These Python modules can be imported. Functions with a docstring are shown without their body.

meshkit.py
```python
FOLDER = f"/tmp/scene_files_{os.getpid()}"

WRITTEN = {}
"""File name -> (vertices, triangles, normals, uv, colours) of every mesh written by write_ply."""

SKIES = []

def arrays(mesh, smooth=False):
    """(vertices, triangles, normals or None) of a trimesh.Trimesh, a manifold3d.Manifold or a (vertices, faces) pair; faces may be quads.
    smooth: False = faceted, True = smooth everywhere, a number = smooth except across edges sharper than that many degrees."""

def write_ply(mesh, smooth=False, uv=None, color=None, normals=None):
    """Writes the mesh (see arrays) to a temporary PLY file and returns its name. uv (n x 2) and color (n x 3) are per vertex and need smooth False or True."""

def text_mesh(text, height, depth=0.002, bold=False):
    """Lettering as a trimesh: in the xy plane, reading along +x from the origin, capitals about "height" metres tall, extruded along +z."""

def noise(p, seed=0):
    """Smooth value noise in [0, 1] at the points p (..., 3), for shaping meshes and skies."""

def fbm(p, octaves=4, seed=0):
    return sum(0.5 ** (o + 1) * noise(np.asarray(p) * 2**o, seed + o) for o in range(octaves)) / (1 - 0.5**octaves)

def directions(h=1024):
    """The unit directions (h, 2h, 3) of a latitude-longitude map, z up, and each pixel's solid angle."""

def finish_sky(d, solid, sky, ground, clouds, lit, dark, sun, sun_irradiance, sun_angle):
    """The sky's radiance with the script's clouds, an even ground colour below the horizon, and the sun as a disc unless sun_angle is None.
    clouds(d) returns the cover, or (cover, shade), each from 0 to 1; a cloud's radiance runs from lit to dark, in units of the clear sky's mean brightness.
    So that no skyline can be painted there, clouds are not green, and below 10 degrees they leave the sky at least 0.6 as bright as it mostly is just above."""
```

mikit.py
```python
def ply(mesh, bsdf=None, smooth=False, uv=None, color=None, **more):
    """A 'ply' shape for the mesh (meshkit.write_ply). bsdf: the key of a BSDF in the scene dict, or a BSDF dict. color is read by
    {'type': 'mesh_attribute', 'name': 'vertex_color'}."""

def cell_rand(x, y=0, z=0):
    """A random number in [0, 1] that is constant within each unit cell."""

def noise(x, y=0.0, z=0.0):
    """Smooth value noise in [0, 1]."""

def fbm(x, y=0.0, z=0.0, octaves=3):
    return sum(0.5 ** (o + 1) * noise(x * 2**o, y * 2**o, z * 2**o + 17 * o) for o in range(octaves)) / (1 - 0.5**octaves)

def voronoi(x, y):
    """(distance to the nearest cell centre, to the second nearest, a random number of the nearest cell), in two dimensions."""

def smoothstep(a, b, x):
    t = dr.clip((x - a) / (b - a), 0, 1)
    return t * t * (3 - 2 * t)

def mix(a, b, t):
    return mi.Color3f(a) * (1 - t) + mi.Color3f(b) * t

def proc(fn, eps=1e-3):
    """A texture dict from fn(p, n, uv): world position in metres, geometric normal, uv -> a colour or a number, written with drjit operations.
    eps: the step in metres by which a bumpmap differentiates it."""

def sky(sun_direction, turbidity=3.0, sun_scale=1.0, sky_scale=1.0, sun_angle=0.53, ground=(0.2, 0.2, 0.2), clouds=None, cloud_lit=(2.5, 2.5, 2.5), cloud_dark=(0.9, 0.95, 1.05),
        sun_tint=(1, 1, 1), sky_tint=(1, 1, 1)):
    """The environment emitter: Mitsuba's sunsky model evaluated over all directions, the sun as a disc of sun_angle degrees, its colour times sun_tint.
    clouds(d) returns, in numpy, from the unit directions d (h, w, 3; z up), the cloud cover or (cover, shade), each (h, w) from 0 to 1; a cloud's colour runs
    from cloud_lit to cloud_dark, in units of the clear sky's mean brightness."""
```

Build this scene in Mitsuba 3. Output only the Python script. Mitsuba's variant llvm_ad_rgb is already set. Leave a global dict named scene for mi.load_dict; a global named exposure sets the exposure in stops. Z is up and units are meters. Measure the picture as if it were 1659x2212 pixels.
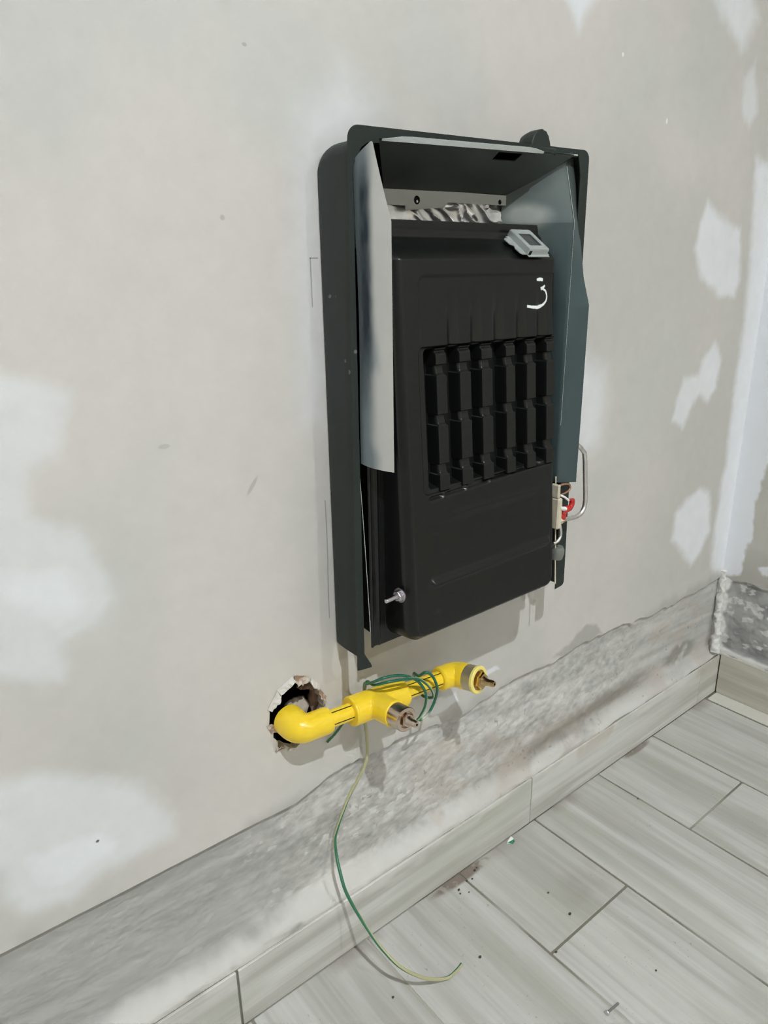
import math
import numpy as np
import trimesh
import manifold3d as m3
import drjit as dr
import mitsuba as mi
import mikit
from mikit import noise, fbm, smoothstep, mix, cell_rand, proc, ply
from meshkit import noise as nnoise, fbm as nfbm
from shapely.geometry import Polygon, LineString
from shapely.ops import unary_union

T = mi.ScalarTransform4f
ZF = 0.0316                      # floor height in the measuring frame; every mesh is lowered by it
scene, labels = {"type": "scene"}, {}

# ------------------------------------------------------------------ camera, light, exposure
CAM = np.array([0.0, -0.68, 0.9759 - ZF])
FWD = np.array([0.59072323, 0.74211729, -0.31671438])
UP = np.array([0.21024239, 0.23739311, 0.9483895])
scene["camera"] = {"type": "perspective", "fov": math.degrees(2 * math.atan(829.5 / 1541.9)), "fov_axis": "x",
                   "near_clip": 0.02, "far_clip": 50.0,
                   "to_world": T().look_at(origin=CAM.tolist(), target=(CAM + FWD).tolist(), up=UP.tolist())}
exposure = 0.0
scene["daylight"] = {"type": "constant", "radiance": {"type": "rgb", "value": [0.47, 0.415, 0.335]}}
LAMPS = [((0.02, -1.48, 2.59), (15300.0, 16200.0, 16500.0)), ((0.95, -3.00, 2.59), (8300.0, 8800.0, 8600.0))]   # ceiling spots: place, radiance
LAMP_R = 0.018

# ------------------------------------------------------------------ helpers
RNG = np.random.default_rng(7)


def put(key, mesh, bsdf, smooth=False, uv=None, **more):
    if hasattr(mesh, "to_mesh"):
        q = mesh.to_mesh()
        mesh = trimesh.Trimesh(np.array(q.vert_properties[:, :3]), np.array(q.tri_verts), process=False)
    if isinstance(mesh, (tuple, list)):
        v, f = np.asarray(mesh[0], float), np.asarray(mesh[1], int)
        mesh = trimesh.Trimesh(v, f, process=False)
    mesh = mesh.copy()
    mesh.apply_translation([0, 0, -ZF])
    scene[key] = ply(mesh, bsdf, smooth=smooth, uv=uv, **more)
    return key


def lab(key, label=None, category=None, group=None, kind=None):
    d = {}
    if label:
        d["label"] = label
    if category:
        d["category"] = category
    if group:
        d["group"] = group
    if kind:
        d["kind"] = kind
    labels[key] = d


def cat(*ms):
    return trimesh.util.concatenate([m for m in ms])


def box(x0, x1, y0, y1, z0, z1, c=0.0):
    """Box, its edges chamfered by c."""
    if c <= 0:
        return trimesh.creation.box(bounds=[[x0, y0, z0], [x1, y1, z1]])
    pts = []
    for sx in (0, 1):
        for sy in (0, 1):
            for sz in (0, 1):
                p = np.array([(x0, x1)[sx], (y0, y1)[sy], (z0, z1)[sz]])
                d = np.array([1 - 2 * sx, 1 - 2 * sy, 1 - 2 * sz]) * c
                for k in range(3):
                    e = d.copy()
                    e[k] = 0
                    pts.append(p + e)
    return trimesh.convex.convex_hull(np.array(pts))


def frame(d):
    d = np.asarray(d, float) / np.linalg.norm(d)
    a = np.array([0, 0, 1.0]) if abs(d[2]) < 0.9 else np.array([1.0, 0, 0])
    u = np.cross(a, d)
    u /= np.linalg.norm(u)
    return u, np.cross(d, u), d


def spline(pts, n=12):
    """Catmull-Rom through the points."""
    p = np.asarray(pts, float)
    p = np.vstack([2 * p[0] - p[1], p, 2 * p[-1] - p[-2]])
    out = []
    for i in range(1, len(p) - 2):
        t = np.linspace(0, 1, n, endpoint=False)[:, None]
        a, b, c, d = p[i - 1], p[i], p[i + 1], p[i + 2]
        out.append(0.5 * (2 * b + (c - a) * t + (2 * a - 5 * b + 4 * c - d) * t ** 2 + (3 * b - a - 3 * c + d) * t ** 3))
    out.append(p[-2][None])
    return np.vstack(out)


def tube(path, r, n=20, cap=True, with_uv=False):
    """Sweeps a circle along the path with parallel transport. r: a number or one per point."""
    path = np.asarray(path, float)
    r = np.broadcast_to(np.asarray(r, float), (len(path),))
    tan = np.gradient(path, axis=0)
    tan /= np.linalg.norm(tan, axis=1, keepdims=True)
    u, w, _ = frame(tan[0])
    v, uv = [], []
    L = np.concatenate([[0], np.cumsum(np.linalg.norm(np.diff(path, axis=0), axis=1))])
    for i in range(len(path)):
        if i:
            u = u - tan[i] * (u @ tan[i])
            u /= np.linalg.norm(u)
            w = np.cross(tan[i], u)
        a = np.linspace(0, 2 * np.pi, n + 1)
        v.append(path[i] + r[i] * (np.cos(a)[:, None] * u + np.sin(a)[:, None] * w))
        uv.append(np.stack([a / (2 * np.pi), np.full(n + 1, L[i])], 1))
    v, uv = np.vstack(v), np.vstack(uv)
    f = []
    m = n + 1
    for i in range(len(path) - 1):
        for j in range(n):
            a, b, c, d = i * m + j, i * m + j + 1, (i + 1) * m + j + 1, (i + 1) * m + j
            f += [[a, b, c], [a, c, d]]
    if cap:
        for ring, flip in ((0, True), (len(path) - 1, False)):
            k = len(v)
            v = np.vstack([v, path[ring][None]])
            uv = np.vstack([uv, [[0.5, L[ring]]]])
            for j in range(n):
                a, b = ring * m + j, ring * m + j + 1
                f.append([k, b, a] if flip else [k, a, b])
    mesh = trimesh.Trimesh(v, np.array(f), process=False)
    return (mesh, uv) if with_uv else mesh


def lathe(o, d, prof, n=40):
    """Revolves (distance along d, radius) pairs about the axis through o."""
    u, w, d = frame(d)
    a = np.linspace(0, 2 * np.pi, n, endpoint=False)
    o = np.asarray(o, float)
    v = np.vstack([o + d * t + r * (np.cos(a)[:, None] * u + np.sin(a)[:, None] * w) for t, r in prof])
    f = []
    for i in range(len(prof) - 1):
        for j in range(n):
            k = (j + 1) % n
            f += [[i * n + j, i * n + k, (i + 1) * n + k], [i * n + j, (i + 1) * n + k, (i + 1) * n + j]]
    return trimesh.Trimesh(v, np.array(f), process=False)


def hexnut(o, d, r, t, rot=0.0, hole=0.0):
    """Hexagonal nut with chamfered faces, from o along d."""
    u, w, d = frame(d)
    o = np.asarray(o, float)
    a = rot + np.arange(6) * np.pi / 3
    pts = []
    for s, k in ((0, 0.93), (0.14, 1), (0.86, 1), (1, 0.93)):
        pts.append(o + d * t * s + r * k * (np.cos(a)[:, None] * u + np.sin(a)[:, None] * w))
    return trimesh.convex.convex_hull(np.vstack(pts))


def grid(xs, zs, fn):
    """Height field: vertices (x, fn(x, z), z), facing -y."""
    X, Z = np.meshgrid(xs, zs)
    Y = fn(X, Z)
    v = np.stack([X, Y, Z], -1).reshape(-1, 3)
    nx, nz = len(xs), len(zs)
    i = np.arange(nz - 1)[:, None] * nx + np.arange(nx - 1)[None]
    a, b, c, d = i, i + 1, i + nx + 1, i + nx
    f = np.concatenate([np.stack([a, b, c], -1).reshape(-1, 3), np.stack([a, c, d], -1).reshape(-1, 3)])
    return trimesh.Trimesh(v, f, process=False)


def sheet(P, th, uv=True):
    """A bent sheet: P[i, j] a grid of points, given the thickness th. Returns mesh and uv (u along j)."""
    P = np.asarray(P, float)
    ni, nj = P.shape[:2]
    du = np.gradient(P, axis=1)
    dv = np.gradient(P, axis=0)
    n = np.cross(du, dv)
    n /= np.linalg.norm(n, axis=-1, keepdims=True)
    A, B = P + n * th / 2, P - n * th / 2
    v = np.concatenate([A.reshape(-1, 3), B.reshape(-1, 3)])
    U, V = np.meshgrid(np.linspace(0, 1, nj), np.linspace(0, 1, ni))
    t = np.stack([U, V], -1).reshape(-1, 2)
    t = np.concatenate([t, t])
    N = ni * nj
    f = []
    for i in range(ni - 1):
        for j in range(nj - 1):
            a, b, c, d = i * nj + j, i * nj + j + 1, (i + 1) * nj + j + 1, (i + 1) * nj + j
            f += [[a, b, c], [a, c, d], [N + a, N + c, N + b], [N + a, N + d, N + c]]
    rim = [(i, 0) for i in range(ni)] + [(ni - 1, j) for j in range(1, nj)] + [(i, nj - 1) for i in range(ni - 2, -1, -1)] + [(0, j) for j in range(nj - 2, 0, -1)]
    ids = [i * nj + j for i, j in rim]
    base = len(v)
    v = np.concatenate([v, v[ids], v[[N + k for k in ids]]])
    t = np.concatenate([t, t[ids], t[ids]])
    m = len(ids)
    for k in range(m):
        a, b = base + k, base + (k + 1) % m
        f += [[a, a + m, b + m if False else base + m + (k + 1) % m], [a, base + m + (k + 1) % m, b]]
    return trimesh.Trimesh(v, np.array(f), process=False), t


def extrude_xz(poly, y0, y1):
    """A shapely polygon in (x, z), extruded from y0 (front) to y1 (back)."""
    m = trimesh.creation.extrude_polygon(poly, y1 - y0, engine="earcut")
    v = m.vertices.copy()
    m.vertices = np.stack([v[:, 0], y1 - v[:, 2], v[:, 1]], 1)
    return m


def man(mesh):
    mesh = trimesh.Trimesh(mesh.vertices, mesh.faces, process=True)
    return m3.Manifold(m3.Mesh(np.asarray(mesh.vertices, np.float32), np.asarray(mesh.faces, np.uint32)))


def mcyl(a, b, r0, r1=None, n=48):
    """A manifold cylinder from a to b."""
    a, b = np.asarray(a, float), np.asarray(b, float)
    L = np.linalg.norm(b - a)
    u, w, d = frame(b - a)
    m = m3.Manifold.cylinder(L, r0, r0 if r1 is None else r1, n)
    M = np.stack([u, w, d, a], 1)
    return m.transform(M)


def msph(c, r, n=48):
    return m3.Manifold.sphere(r, n).translate(tuple(map(float, c)))


def soften(m, edge=0.003, it=10):
    """Refines a manifold and smooths its seams."""
    q = m.refine_to_length(edge).to_mesh()
    t = trimesh.Trimesh(np.array(q.vert_properties[:, :3]), np.array(q.tri_verts), process=True)
    trimesh.smoothing.filter_taubin(t, lamb=0.5, nu=0.53, iterations=it)
    return t


# ------------------------------------------------------------------ materials
def mat(key, **k):
    two = k.pop("two", True)
    bump = k.pop("bump", None)
    c = k.pop("c")
    b = {"type": "principled", "base_color": c if isinstance(c, dict) else {"type": "rgb", "value": list(c)}}
    for a, v in k.items():
        b[a] = v
    if bump:
        b = {"type": "bumpmap", "arbitrary": bump[0], "scale": bump[1], "bsdf": b}
    scene[key] = {"type": "twosided", "bsdf": b} if two else b


def sdpoly(x, z, pts):
    """Signed distance to a polygon, negative inside."""
    d = mi.Float(1e9)
    s = mi.Float(1)
    n = len(pts)
    for i in range(n):
        (ax, az), (bx, bz) = pts[i], pts[i - 1]
        ex, ez = bx - ax, bz - az
        wx, wz = x - ax, z - az
        t = dr.clip((wx * ex + wz * ez) / (ex * ex + ez * ez), 0, 1)
        d = dr.minimum(d, dr.square(wx - ex * t) + dr.square(wz - ez * t))
        c1, c2, c3 = z >= az, z < bz, (ex * wz) > (ez * wx)
        s = dr.select((c1 & c2 & c3) | (~c1 & ~c2 & ~c3), -s, s)
    return s * dr.sqrt(d)


PUTTY = [  # filler patches on the heater's wall: outline, edge softness in metres, strength
    ([(0.0, 0.917), (0.103, 0.917), (0.15, 0.901), (0.183, 0.878), (0.173, 0.845), (0.165, 0.823), (0.142, 0.808), (0.137, 0.778), (0.175, 0.746), (0.198, 0.672), (0.171, 0.644), (0.15, 0.636), (0.139, 0.596), (0.104, 0.612), (0.055, 0.647), (0.0, 0.66)], 0.010, 0.55),
    ([(0.08, 0.745), (0.165, 0.735), (0.19, 0.672), (0.165, 0.645), (0.14, 0.64), (0.10, 0.66), (0.075, 0.70)], 0.030, 0.95),
    ([(0.041, 0.529), (0.126, 0.504), (0.195, 0.451), (0.229, 0.385), (0.225, 0.361), (0.179, 0.356), (0.152, 0.353), (0.101, 0.341), (0.062, 0.353), (0.044, 0.381), (0.045, 0.41), (0.025, 0.435), (0.0, 0.46), (0.0, 0.53)], 0.014, 0.65),
    ([(0.05, 0.44), (0.15, 0.43), (0.18, 0.385), (0.16, 0.36), (0.10, 0.35), (0.06, 0.37)], 0.022, 0.9),
    ([(0.438, 1.131), (0.497, 1.184), (0.545, 1.147), (0.493, 1.098), (0.469, 1.092), (0.458, 0.992), (0.455, 0.821), (0.427, 0.824), (0.428, 0.973)], 0.040, 0.75),
    ([(0.814, 1.34), (0.951, 1.36), (0.874, 1.271)], 0.012, 0.9),
    ([(1.183, 1.379), (1.314, 1.42), (1.353, 1.359), (1.304, 1.311), (1.248, 1.336)], 0.016, 0.85),
    ([(1.327, 1.275), (1.356, 1.307), (1.393, 1.234), (1.365, 1.204), (1.332, 1.231)], 0.010, 0.6),
    ([(1.234, 1.05), (1.256, 1.086), (1.304, 1.06), (1.385, 1.045), (1.404, 0.958), (1.399, 0.925), (1.339, 0.921), (1.265, 0.956), (1.231, 1.002)], 0.010, 0.95),
    ([(1.341, 0.848), (1.38, 0.802), (1.371, 0.754), (1.345, 0.733), (1.306, 0.749), (1.294, 0.732), (1.262, 0.689), (1.218, 0.707), (1.225, 0.751), (1.24, 0.791), (1.293, 0.79), (1.306, 0.821)], 0.009, 0.95),
    ([(1.36, 0.561), (1.402, 0.541), (1.427, 0.444), (1.394, 0.4), (1.356, 0.383), (1.311, 0.427), (1.264, 0.468), (1.265, 0.521), (1.311, 0.545)], 0.012, 0.95),
    ([(1.404, 1.16), (1.439, 0.907), (1.446, 0.592), (1.439, 0.472), (1.441, 0.371), (1.465, 0.331), (1.602, 0.298), (1.60, 1.16)], 0.014, 1.0),
    ([(0.932, 0.858), (1.001, 0.831), (1.015, 0.777), (1.006, 0.701), (0.946, 0.68), (0.908, 0.761)], 0.028, 0.75),
    ([(0.624, 0.377), (0.677, 0.363), (0.682, 0.345), (0.634, 0.341), (0.61, 0.355)], 0.003, 0.85),
    ([(0.732, 0.378), (0.77, 0.381), (0.778, 0.369), (0.744, 0.364)], 0.003, 0.8),
]
STAIN = [(0.914, 0.335), (0.97, 0.352), (1.008, 0.368), (1.04, 0.358), (1.06, 0.331), (1.0, 0.325), (0.941, 0.318)]


def speck(x, z, cx, cz, rx, rz):
    return 1 - smoothstep(0.6, 1.1, dr.sqrt(dr.square((x - cx) / rx) + dr.square((z - cz) / rz)))


def plaster_color(p, n, uv):
    x, z, y = p.x, p.z + ZF, p.y
    big = fbm(x * 3 + 3, z * 3 + 7, y * 3)
    fine = fbm(x * 60, z * 60, y * 60)
    c = mix((0.535, 0.523, 0.500), (0.602, 0.574, 0.549), smoothstep(0.3, 0.7, big))
    c = mix(c, (0.525, 0.535, 0.520), 0.55 * smoothstep(0.5, 0.75, fbm(x * 5 + 31, z * 4 + 2)))
    wx = x + 0.016 * (fbm(x * 22, z * 22, 3.0) - 0.5) + 0.006 * (fbm(x * 90, z * 90, 5.0) - 0.5)
    wz = z + 0.016 * (fbm(x * 22 + 9, z * 22, 8.0) - 0.5) + 0.006 * (fbm(x * 90 + 5, z * 90, 1.0) - 0.5)
    a = mi.Float(0)
    for pts, soft, k in PUTTY:
        a = dr.maximum(a, k * (1 - smoothstep(-1.4 * soft, 0.8 * soft, sdpoly(wx, wz, pts))))
    a = a * (0.8 + 0.4 * fbm(x * 9, z * 9, 2.0))
    c = mix(c, (0.745, 0.762, 0.80), dr.clip(a, 0, 1))
    s = 1 - smoothstep(-0.006, 0.004, sdpoly(wx, wz, STAIN))
    s = dr.maximum(s, 0.7 * smoothstep(0.026, 0.0, z - 0.318 + 0.03 * (fbm(x * 30, z * 12, 4.0) - 0.5)) * smoothstep(0.42, 0.6, fbm(x * 9, 1.0, 6.0)))
    c = mix(c, (0.36, 0.36, 0.345), 0.75 * s)
    # scuffs, a pencil bracket, a thin vertical line, a nail hole and flecks
    k = 0.28 * speck(x - 0.7 * (z - 0.757), z, 0.357, 0.757, 0.0035, 0.011) + 0.22 * speck(x, z, 0.263, 0.816, 0.007, 0.003)
    k = k + 0.3 * speck(x, z, 0.347, 1.030, 0.003, 0.003) + 0.3 * speck(x, z, 0.384, 1.181, 0.003, 0.002)
    k = k + 0.95 * speck(x, z, 0.1394, 0.4008, 0.0022, 0.0020)
    inb = lambda v, lo, hi: smoothstep(lo - 0.0008, lo, v) * (1 - smoothstep(hi, hi + 0.0008, v))
    k = k + 0.55 * (inb(x, 0.4460, 0.4466) * inb(z, 0.943, 0.993) + inb(z, 0.9925, 0.9931) * inb(x, 0.446, 0.456))
    k = k + 0.5 * (1 - smoothstep(0.0004, 0.0012, dr.abs(x - 0.4513 - 0.0008 * dr.sin(z * 30)))) * inb(z, 0.565, 0.72)  # thin dark vertical line just left of the heater
    c = mix(c, (0.13, 0.13, 0.13), dr.clip(k, 0, 1))
    c = mix(c, (0.8, 0.8, 0.8), dr.maximum(speck(x, z, 0.98, 1.26, 0.0028, 0.003), speck(x, z, 1.106, 1.19, 0.0028, 0.0045)))
    return c * (0.97 + 0.06 * fine)


def plaster_bump(p, n, uv):
    x, z, y = p.x, p.z + ZF, p.y
    return 0.6 * fbm(x * 25, z * 25, y * 25) + 0.25 * fbm(x * 140, z * 140, y * 140)


mat("plaster", c=proc(plaster_color), roughness=0.75, specular=0.25, bump=(proc(plaster_bump), 0.0012))


def right_color(p, n, uv):
    y, z = p.y, p.z + ZF
    c = mix((0.47, 0.455, 0.415), (0.53, 0.515, 0.48), smoothstep(0.3, 0.7, fbm(y * 5, z * 5, 1.0)))
    c = mix(c, (0.36, 0.345, 0.315), 0.6 * smoothstep(0.44, 0.32, z) * smoothstep(0.35, 0.6, fbm(y * 14, z * 14, 9.0)))
    wy = y + 0.02 * (fbm(y * 40, z * 40, 3.0) - 0.5)
    wz = z + 0.02 * (fbm(y * 40, z * 40, 13.0) - 0.5)
    pts = [(0.02, 1.12), (-0.056, 1.12), (-0.070, 0.75), (-0.064, 0.594), (-0.047, 0.504), (-0.048, 0.426), (-0.039, 0.375), (-0.039, 0.337), (0.02, 0.309)]
    a = 1 - smoothstep(-0.005, 0.003, sdpoly(wy, wz, pts))
    a = dr.maximum(a, 0.9 * (1 - smoothstep(-0.004, 0.003, sdpoly(wy, wz, [(-0.075, 0.362), (-0.12, 0.392), (-0.14, 0.36), (-0.092, 0.345)]))))
    return mix(c, (0.745, 0.762, 0.80), a)


mat("plaster_right", c=proc(right_color), roughness=0.75, specular=0.25, bump=(proc(plaster_bump), 0.0012))


def cement_color(p, n, uv):
    x, z, y = p.x, p.z + ZF, p.y
    s = fbm(x * 4, z * 70 + 4 * x, 2.0, 4)
    b = fbm(x * 40, z * 60, 7.0, 4)
    q = fbm(x * 5, z * 9, 4.0, 3)
    c = mix((0.355, 0.352, 0.340), (0.455, 0.448, 0.438), smoothstep(0.3, 0.7, 0.5 * s + 0.2 * b + 0.3 * q))
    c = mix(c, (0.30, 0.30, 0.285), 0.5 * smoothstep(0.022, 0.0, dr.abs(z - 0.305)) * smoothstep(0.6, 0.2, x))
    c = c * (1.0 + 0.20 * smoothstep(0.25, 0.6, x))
    g = fbm(x * 85, z * 140, 11.0, 4) + 0.7 * fbm(x * 22, z * 45, 17.0, 3)
    c = c * (1.0 + smoothstep(0.22, 0.45, x) * smoothstep(1.35, 1.0, x) * (0.55 * (g - 0.85)))
    # lime crusts
    crust = smoothstep(0.56, 0.68, fbm(x * 60, z * 120, 4.0, 4)) * smoothstep(0.48, 0.62, fbm(x * 12, z * 22, 14.0, 3)) * smoothstep(0.14, 0.18, z) * smoothstep(0.32, 0.28, z)
    c = mix(c, (0.66, 0.66, 0.64), 0.75 * crust * smoothstep(1.15, 0.7, x) * smoothstep(0.22, 0.42, x))
    # dry mortar over the tiles, its lit ledge brightened in the colour
    edge = 0.143 + 0.045 * (fbm(x * 7, 3.0, 1.0) - 0.5) + 0.012 * (fbm(x * 60, z * 60, 1.0) - 0.5) + 0.014 * smoothstep(0.55, 0.35, x)
    m = smoothstep(0.012, -0.010, z - edge) * smoothstep(0.1, 0.3, fbm(x * 30, z * 30, 3.0))
    c = mix(c, (0.63, 0.62, 0.60), 0.85 * m)
    # brown damp
    d = smoothstep(0.035, 0.0, dr.abs(z - 0.158 - 0.008 * dr.sin(x * 7))) * smoothstep(0.66, 0.92, x) * smoothstep(1.42, 1.1, x) * smoothstep(0.30, 0.55, fbm(x * 7, z * 30, 5.0))
    c = mix(c, (0.225, 0.195, 0.165), 0.8 * d)
    c = mix(c, (0.47, 0.40, 0.345), 0.40 * smoothstep(0.4, 0.7, x) * smoothstep(0.55, 0.7, fbm(x * 11, z * 20, 15.0)))
    c = mix(c, (0.20, 0.20, 0.17), 0.6 * smoothstep(0.3, 0.55, fbm(x * 40, z * 40, 21.0)) * speck(x, z, 1.375, 0.172, 0.075, 0.026))
    c = mix(c, (0.19, 0.19, 0.185), 0.5 * smoothstep(0.35, 0.55, x) * smoothstep(0.86, 0.92, noise(x * 210, z * 210, 3.0)) * smoothstep(0.55, 0.7, fbm(x * 20, z * 20, 33.0)))
    return c


def cement_bump(p, n, uv):
    x, z, y = p.x, p.z + ZF, p.y
    return fbm(x * 55 + 30 * z, z * 110, y * 60, 4)


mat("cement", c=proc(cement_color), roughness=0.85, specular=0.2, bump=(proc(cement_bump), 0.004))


def cement_right_color(p, n, uv):
    y, z = p.y, p.z + ZF
    b = fbm(y * 30, z * 30, 1.0, 4)
    c = mix((0.25, 0.25, 0.25), (0.37, 0.37, 0.365), smoothstep(0.3, 0.65, b))
    c = mix(c, (0.62, 0.62, 0.61), 0.8 * smoothstep(0.57, 0.67, fbm(y * 45 + 3, z * 60, 8.0, 4)))
    w = z + 0.012 * (fbm(y * 35, z * 35, 6.0) - 0.5)
    v = y + 0.014 * (fbm(y * 35, z * 35, 12.0) - 0.5)
    m = dr.maximum(smoothstep(0.148, 0.142, w), smoothstep(0.314, 0.322, w))
    m = dr.maximum(m, smoothstep(-0.022, -0.014, v))
    return mix(c, (0.70, 0.695, 0.68), m)


mat("cement_right", c=proc(cement_right_color), roughness=0.85, specular=0.2, bump=(proc(cement_bump), 0.004))

PITCH, X0R = 0.1925, 0.4765


def wood(a, b, seed):
    """Wood-look tile: a along the grain, b across it."""
    g = fbm(a * 3.0 + seed * 17, b * 55 + seed * 31, seed * 7, 4)
    h = fbm(a * 1.6 + seed * 5, b * 14 + seed * 3, seed * 11 + 2, 3)
    f = fbm(a * 14, b * 320 + seed * 9, 1.0, 2)
    c = mix((0.405, 0.397, 0.37), (0.555, 0.55, 0.525), smoothstep(0.30, 0.66, 0.5 * g + 0.5 * h))
    c = mix(c, (0.61, 0.61, 0.60), 0.42 * smoothstep(0.56, 0.70, fbm(a * 2.2 + seed * 3, b * 34 + seed * 7, 9.0, 4)))
    c = mix(c, (0.40, 0.405, 0.345), 0.45 * smoothstep(0.5, 0.72, fbm(a * 4 + seed * 13, b * 18, 5.0)))
    return c * (0.90 + 0.10 * f) * (0.96 + 0.06 * cell_rand(seed * 1000, 2, 5))


def floor_color(p, n, uv):
    row = dr.floor((p.x - X0R) / PITCH)
    odd = row - 2 * dr.floor(row / 2)
    k = dr.floor((-p.y - 0.213 + (1 - odd) * 0.2895) / 0.579)
    seed = cell_rand(row + 40, k + 40, 3) * 6
    c = wood(p.y, p.x, seed)
    # dust and dirt swept against the skirting
    d = smoothstep(0.030, 0.0, -p.y - 0.022 + 0.02 * (fbm(p.x * 40, p.y * 40, 2.0) - 0.4)) * smoothstep(0.45, 0.7, fbm(p.x * 9 + 3, 2.0, 1.0))
    d = dr.maximum(0.5 * d, dr.maximum(0.85 * speck(p.x, p.y, 0.668, -0.030, 0.075, 0.012), 0.7 * speck(p.x, p.y, 1.18, -0.026, 0.05, 0.009)) * smoothstep(0.25, 0.5, fbm(p.x * 60, p.y * 60, 4.0)))
    d = dr.maximum(d, 0.32 * smoothstep(1.1, 0.2, dr.sqrt(dr.square((p.x - 0.815) / 0.07) + dr.square((p.y + 0.175) / 0.06))) * fbm(p.x * 30, p.y * 30))
    c = mix(c, (0.17, 0.125, 0.10), d)
    f = smoothstep(0.93, 0.96, noise(p.x * 330, p.y * 330, 2.0)) * smoothstep(0.55, 0.70, fbm(p.x * 12, p.y * 12, 9.0))
    return mix(c, (0.2, 0.19, 0.18), 0.5 * f)


def floor_bump(p, n, uv):
    return fbm(p.y * 12, p.x * 260, p.z * 100, 3)


mat("floor_tile", c=proc(floor_color), roughness=0.42, specular=0.4, bump=(proc(floor_bump), 0.0004))


def base_color(p, n, uv):
    return 1.10 * base_tint(p)


def base_tint(p):
    k = dr.floor((p.x - 0.271) / 0.579)
    seed = cell_rand(k + 20, 7, 3) * 6
    c = wood(p.x, p.z * 1.3, seed)
    s = smoothstep(0.45, 0.7, fbm(p.x * 12, p.z * 30, 8.0)) * smoothstep(0.06, 0.092, p.z)
    c = mix(c, (0.60, 0.59, 0.57), 0.7 * s)
    return mix(c, (0.40, 0.33, 0.28), 0.5 * smoothstep(0.5, 0.7, fbm(p.x * 14, p.z * 9, 18.0)) * smoothstep(0.05, 0.095, p.z) * smoothstep(0.7, 1.0, p.x))


mat("base_tile", c=proc(base_color), roughness=0.42, specular=0.4)


def base_right_color(p, n, uv):
    return wood(p.y, p.z * 1.3, 2.3) * mi.Color3f(1.10, 1.08, 1.0)


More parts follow.
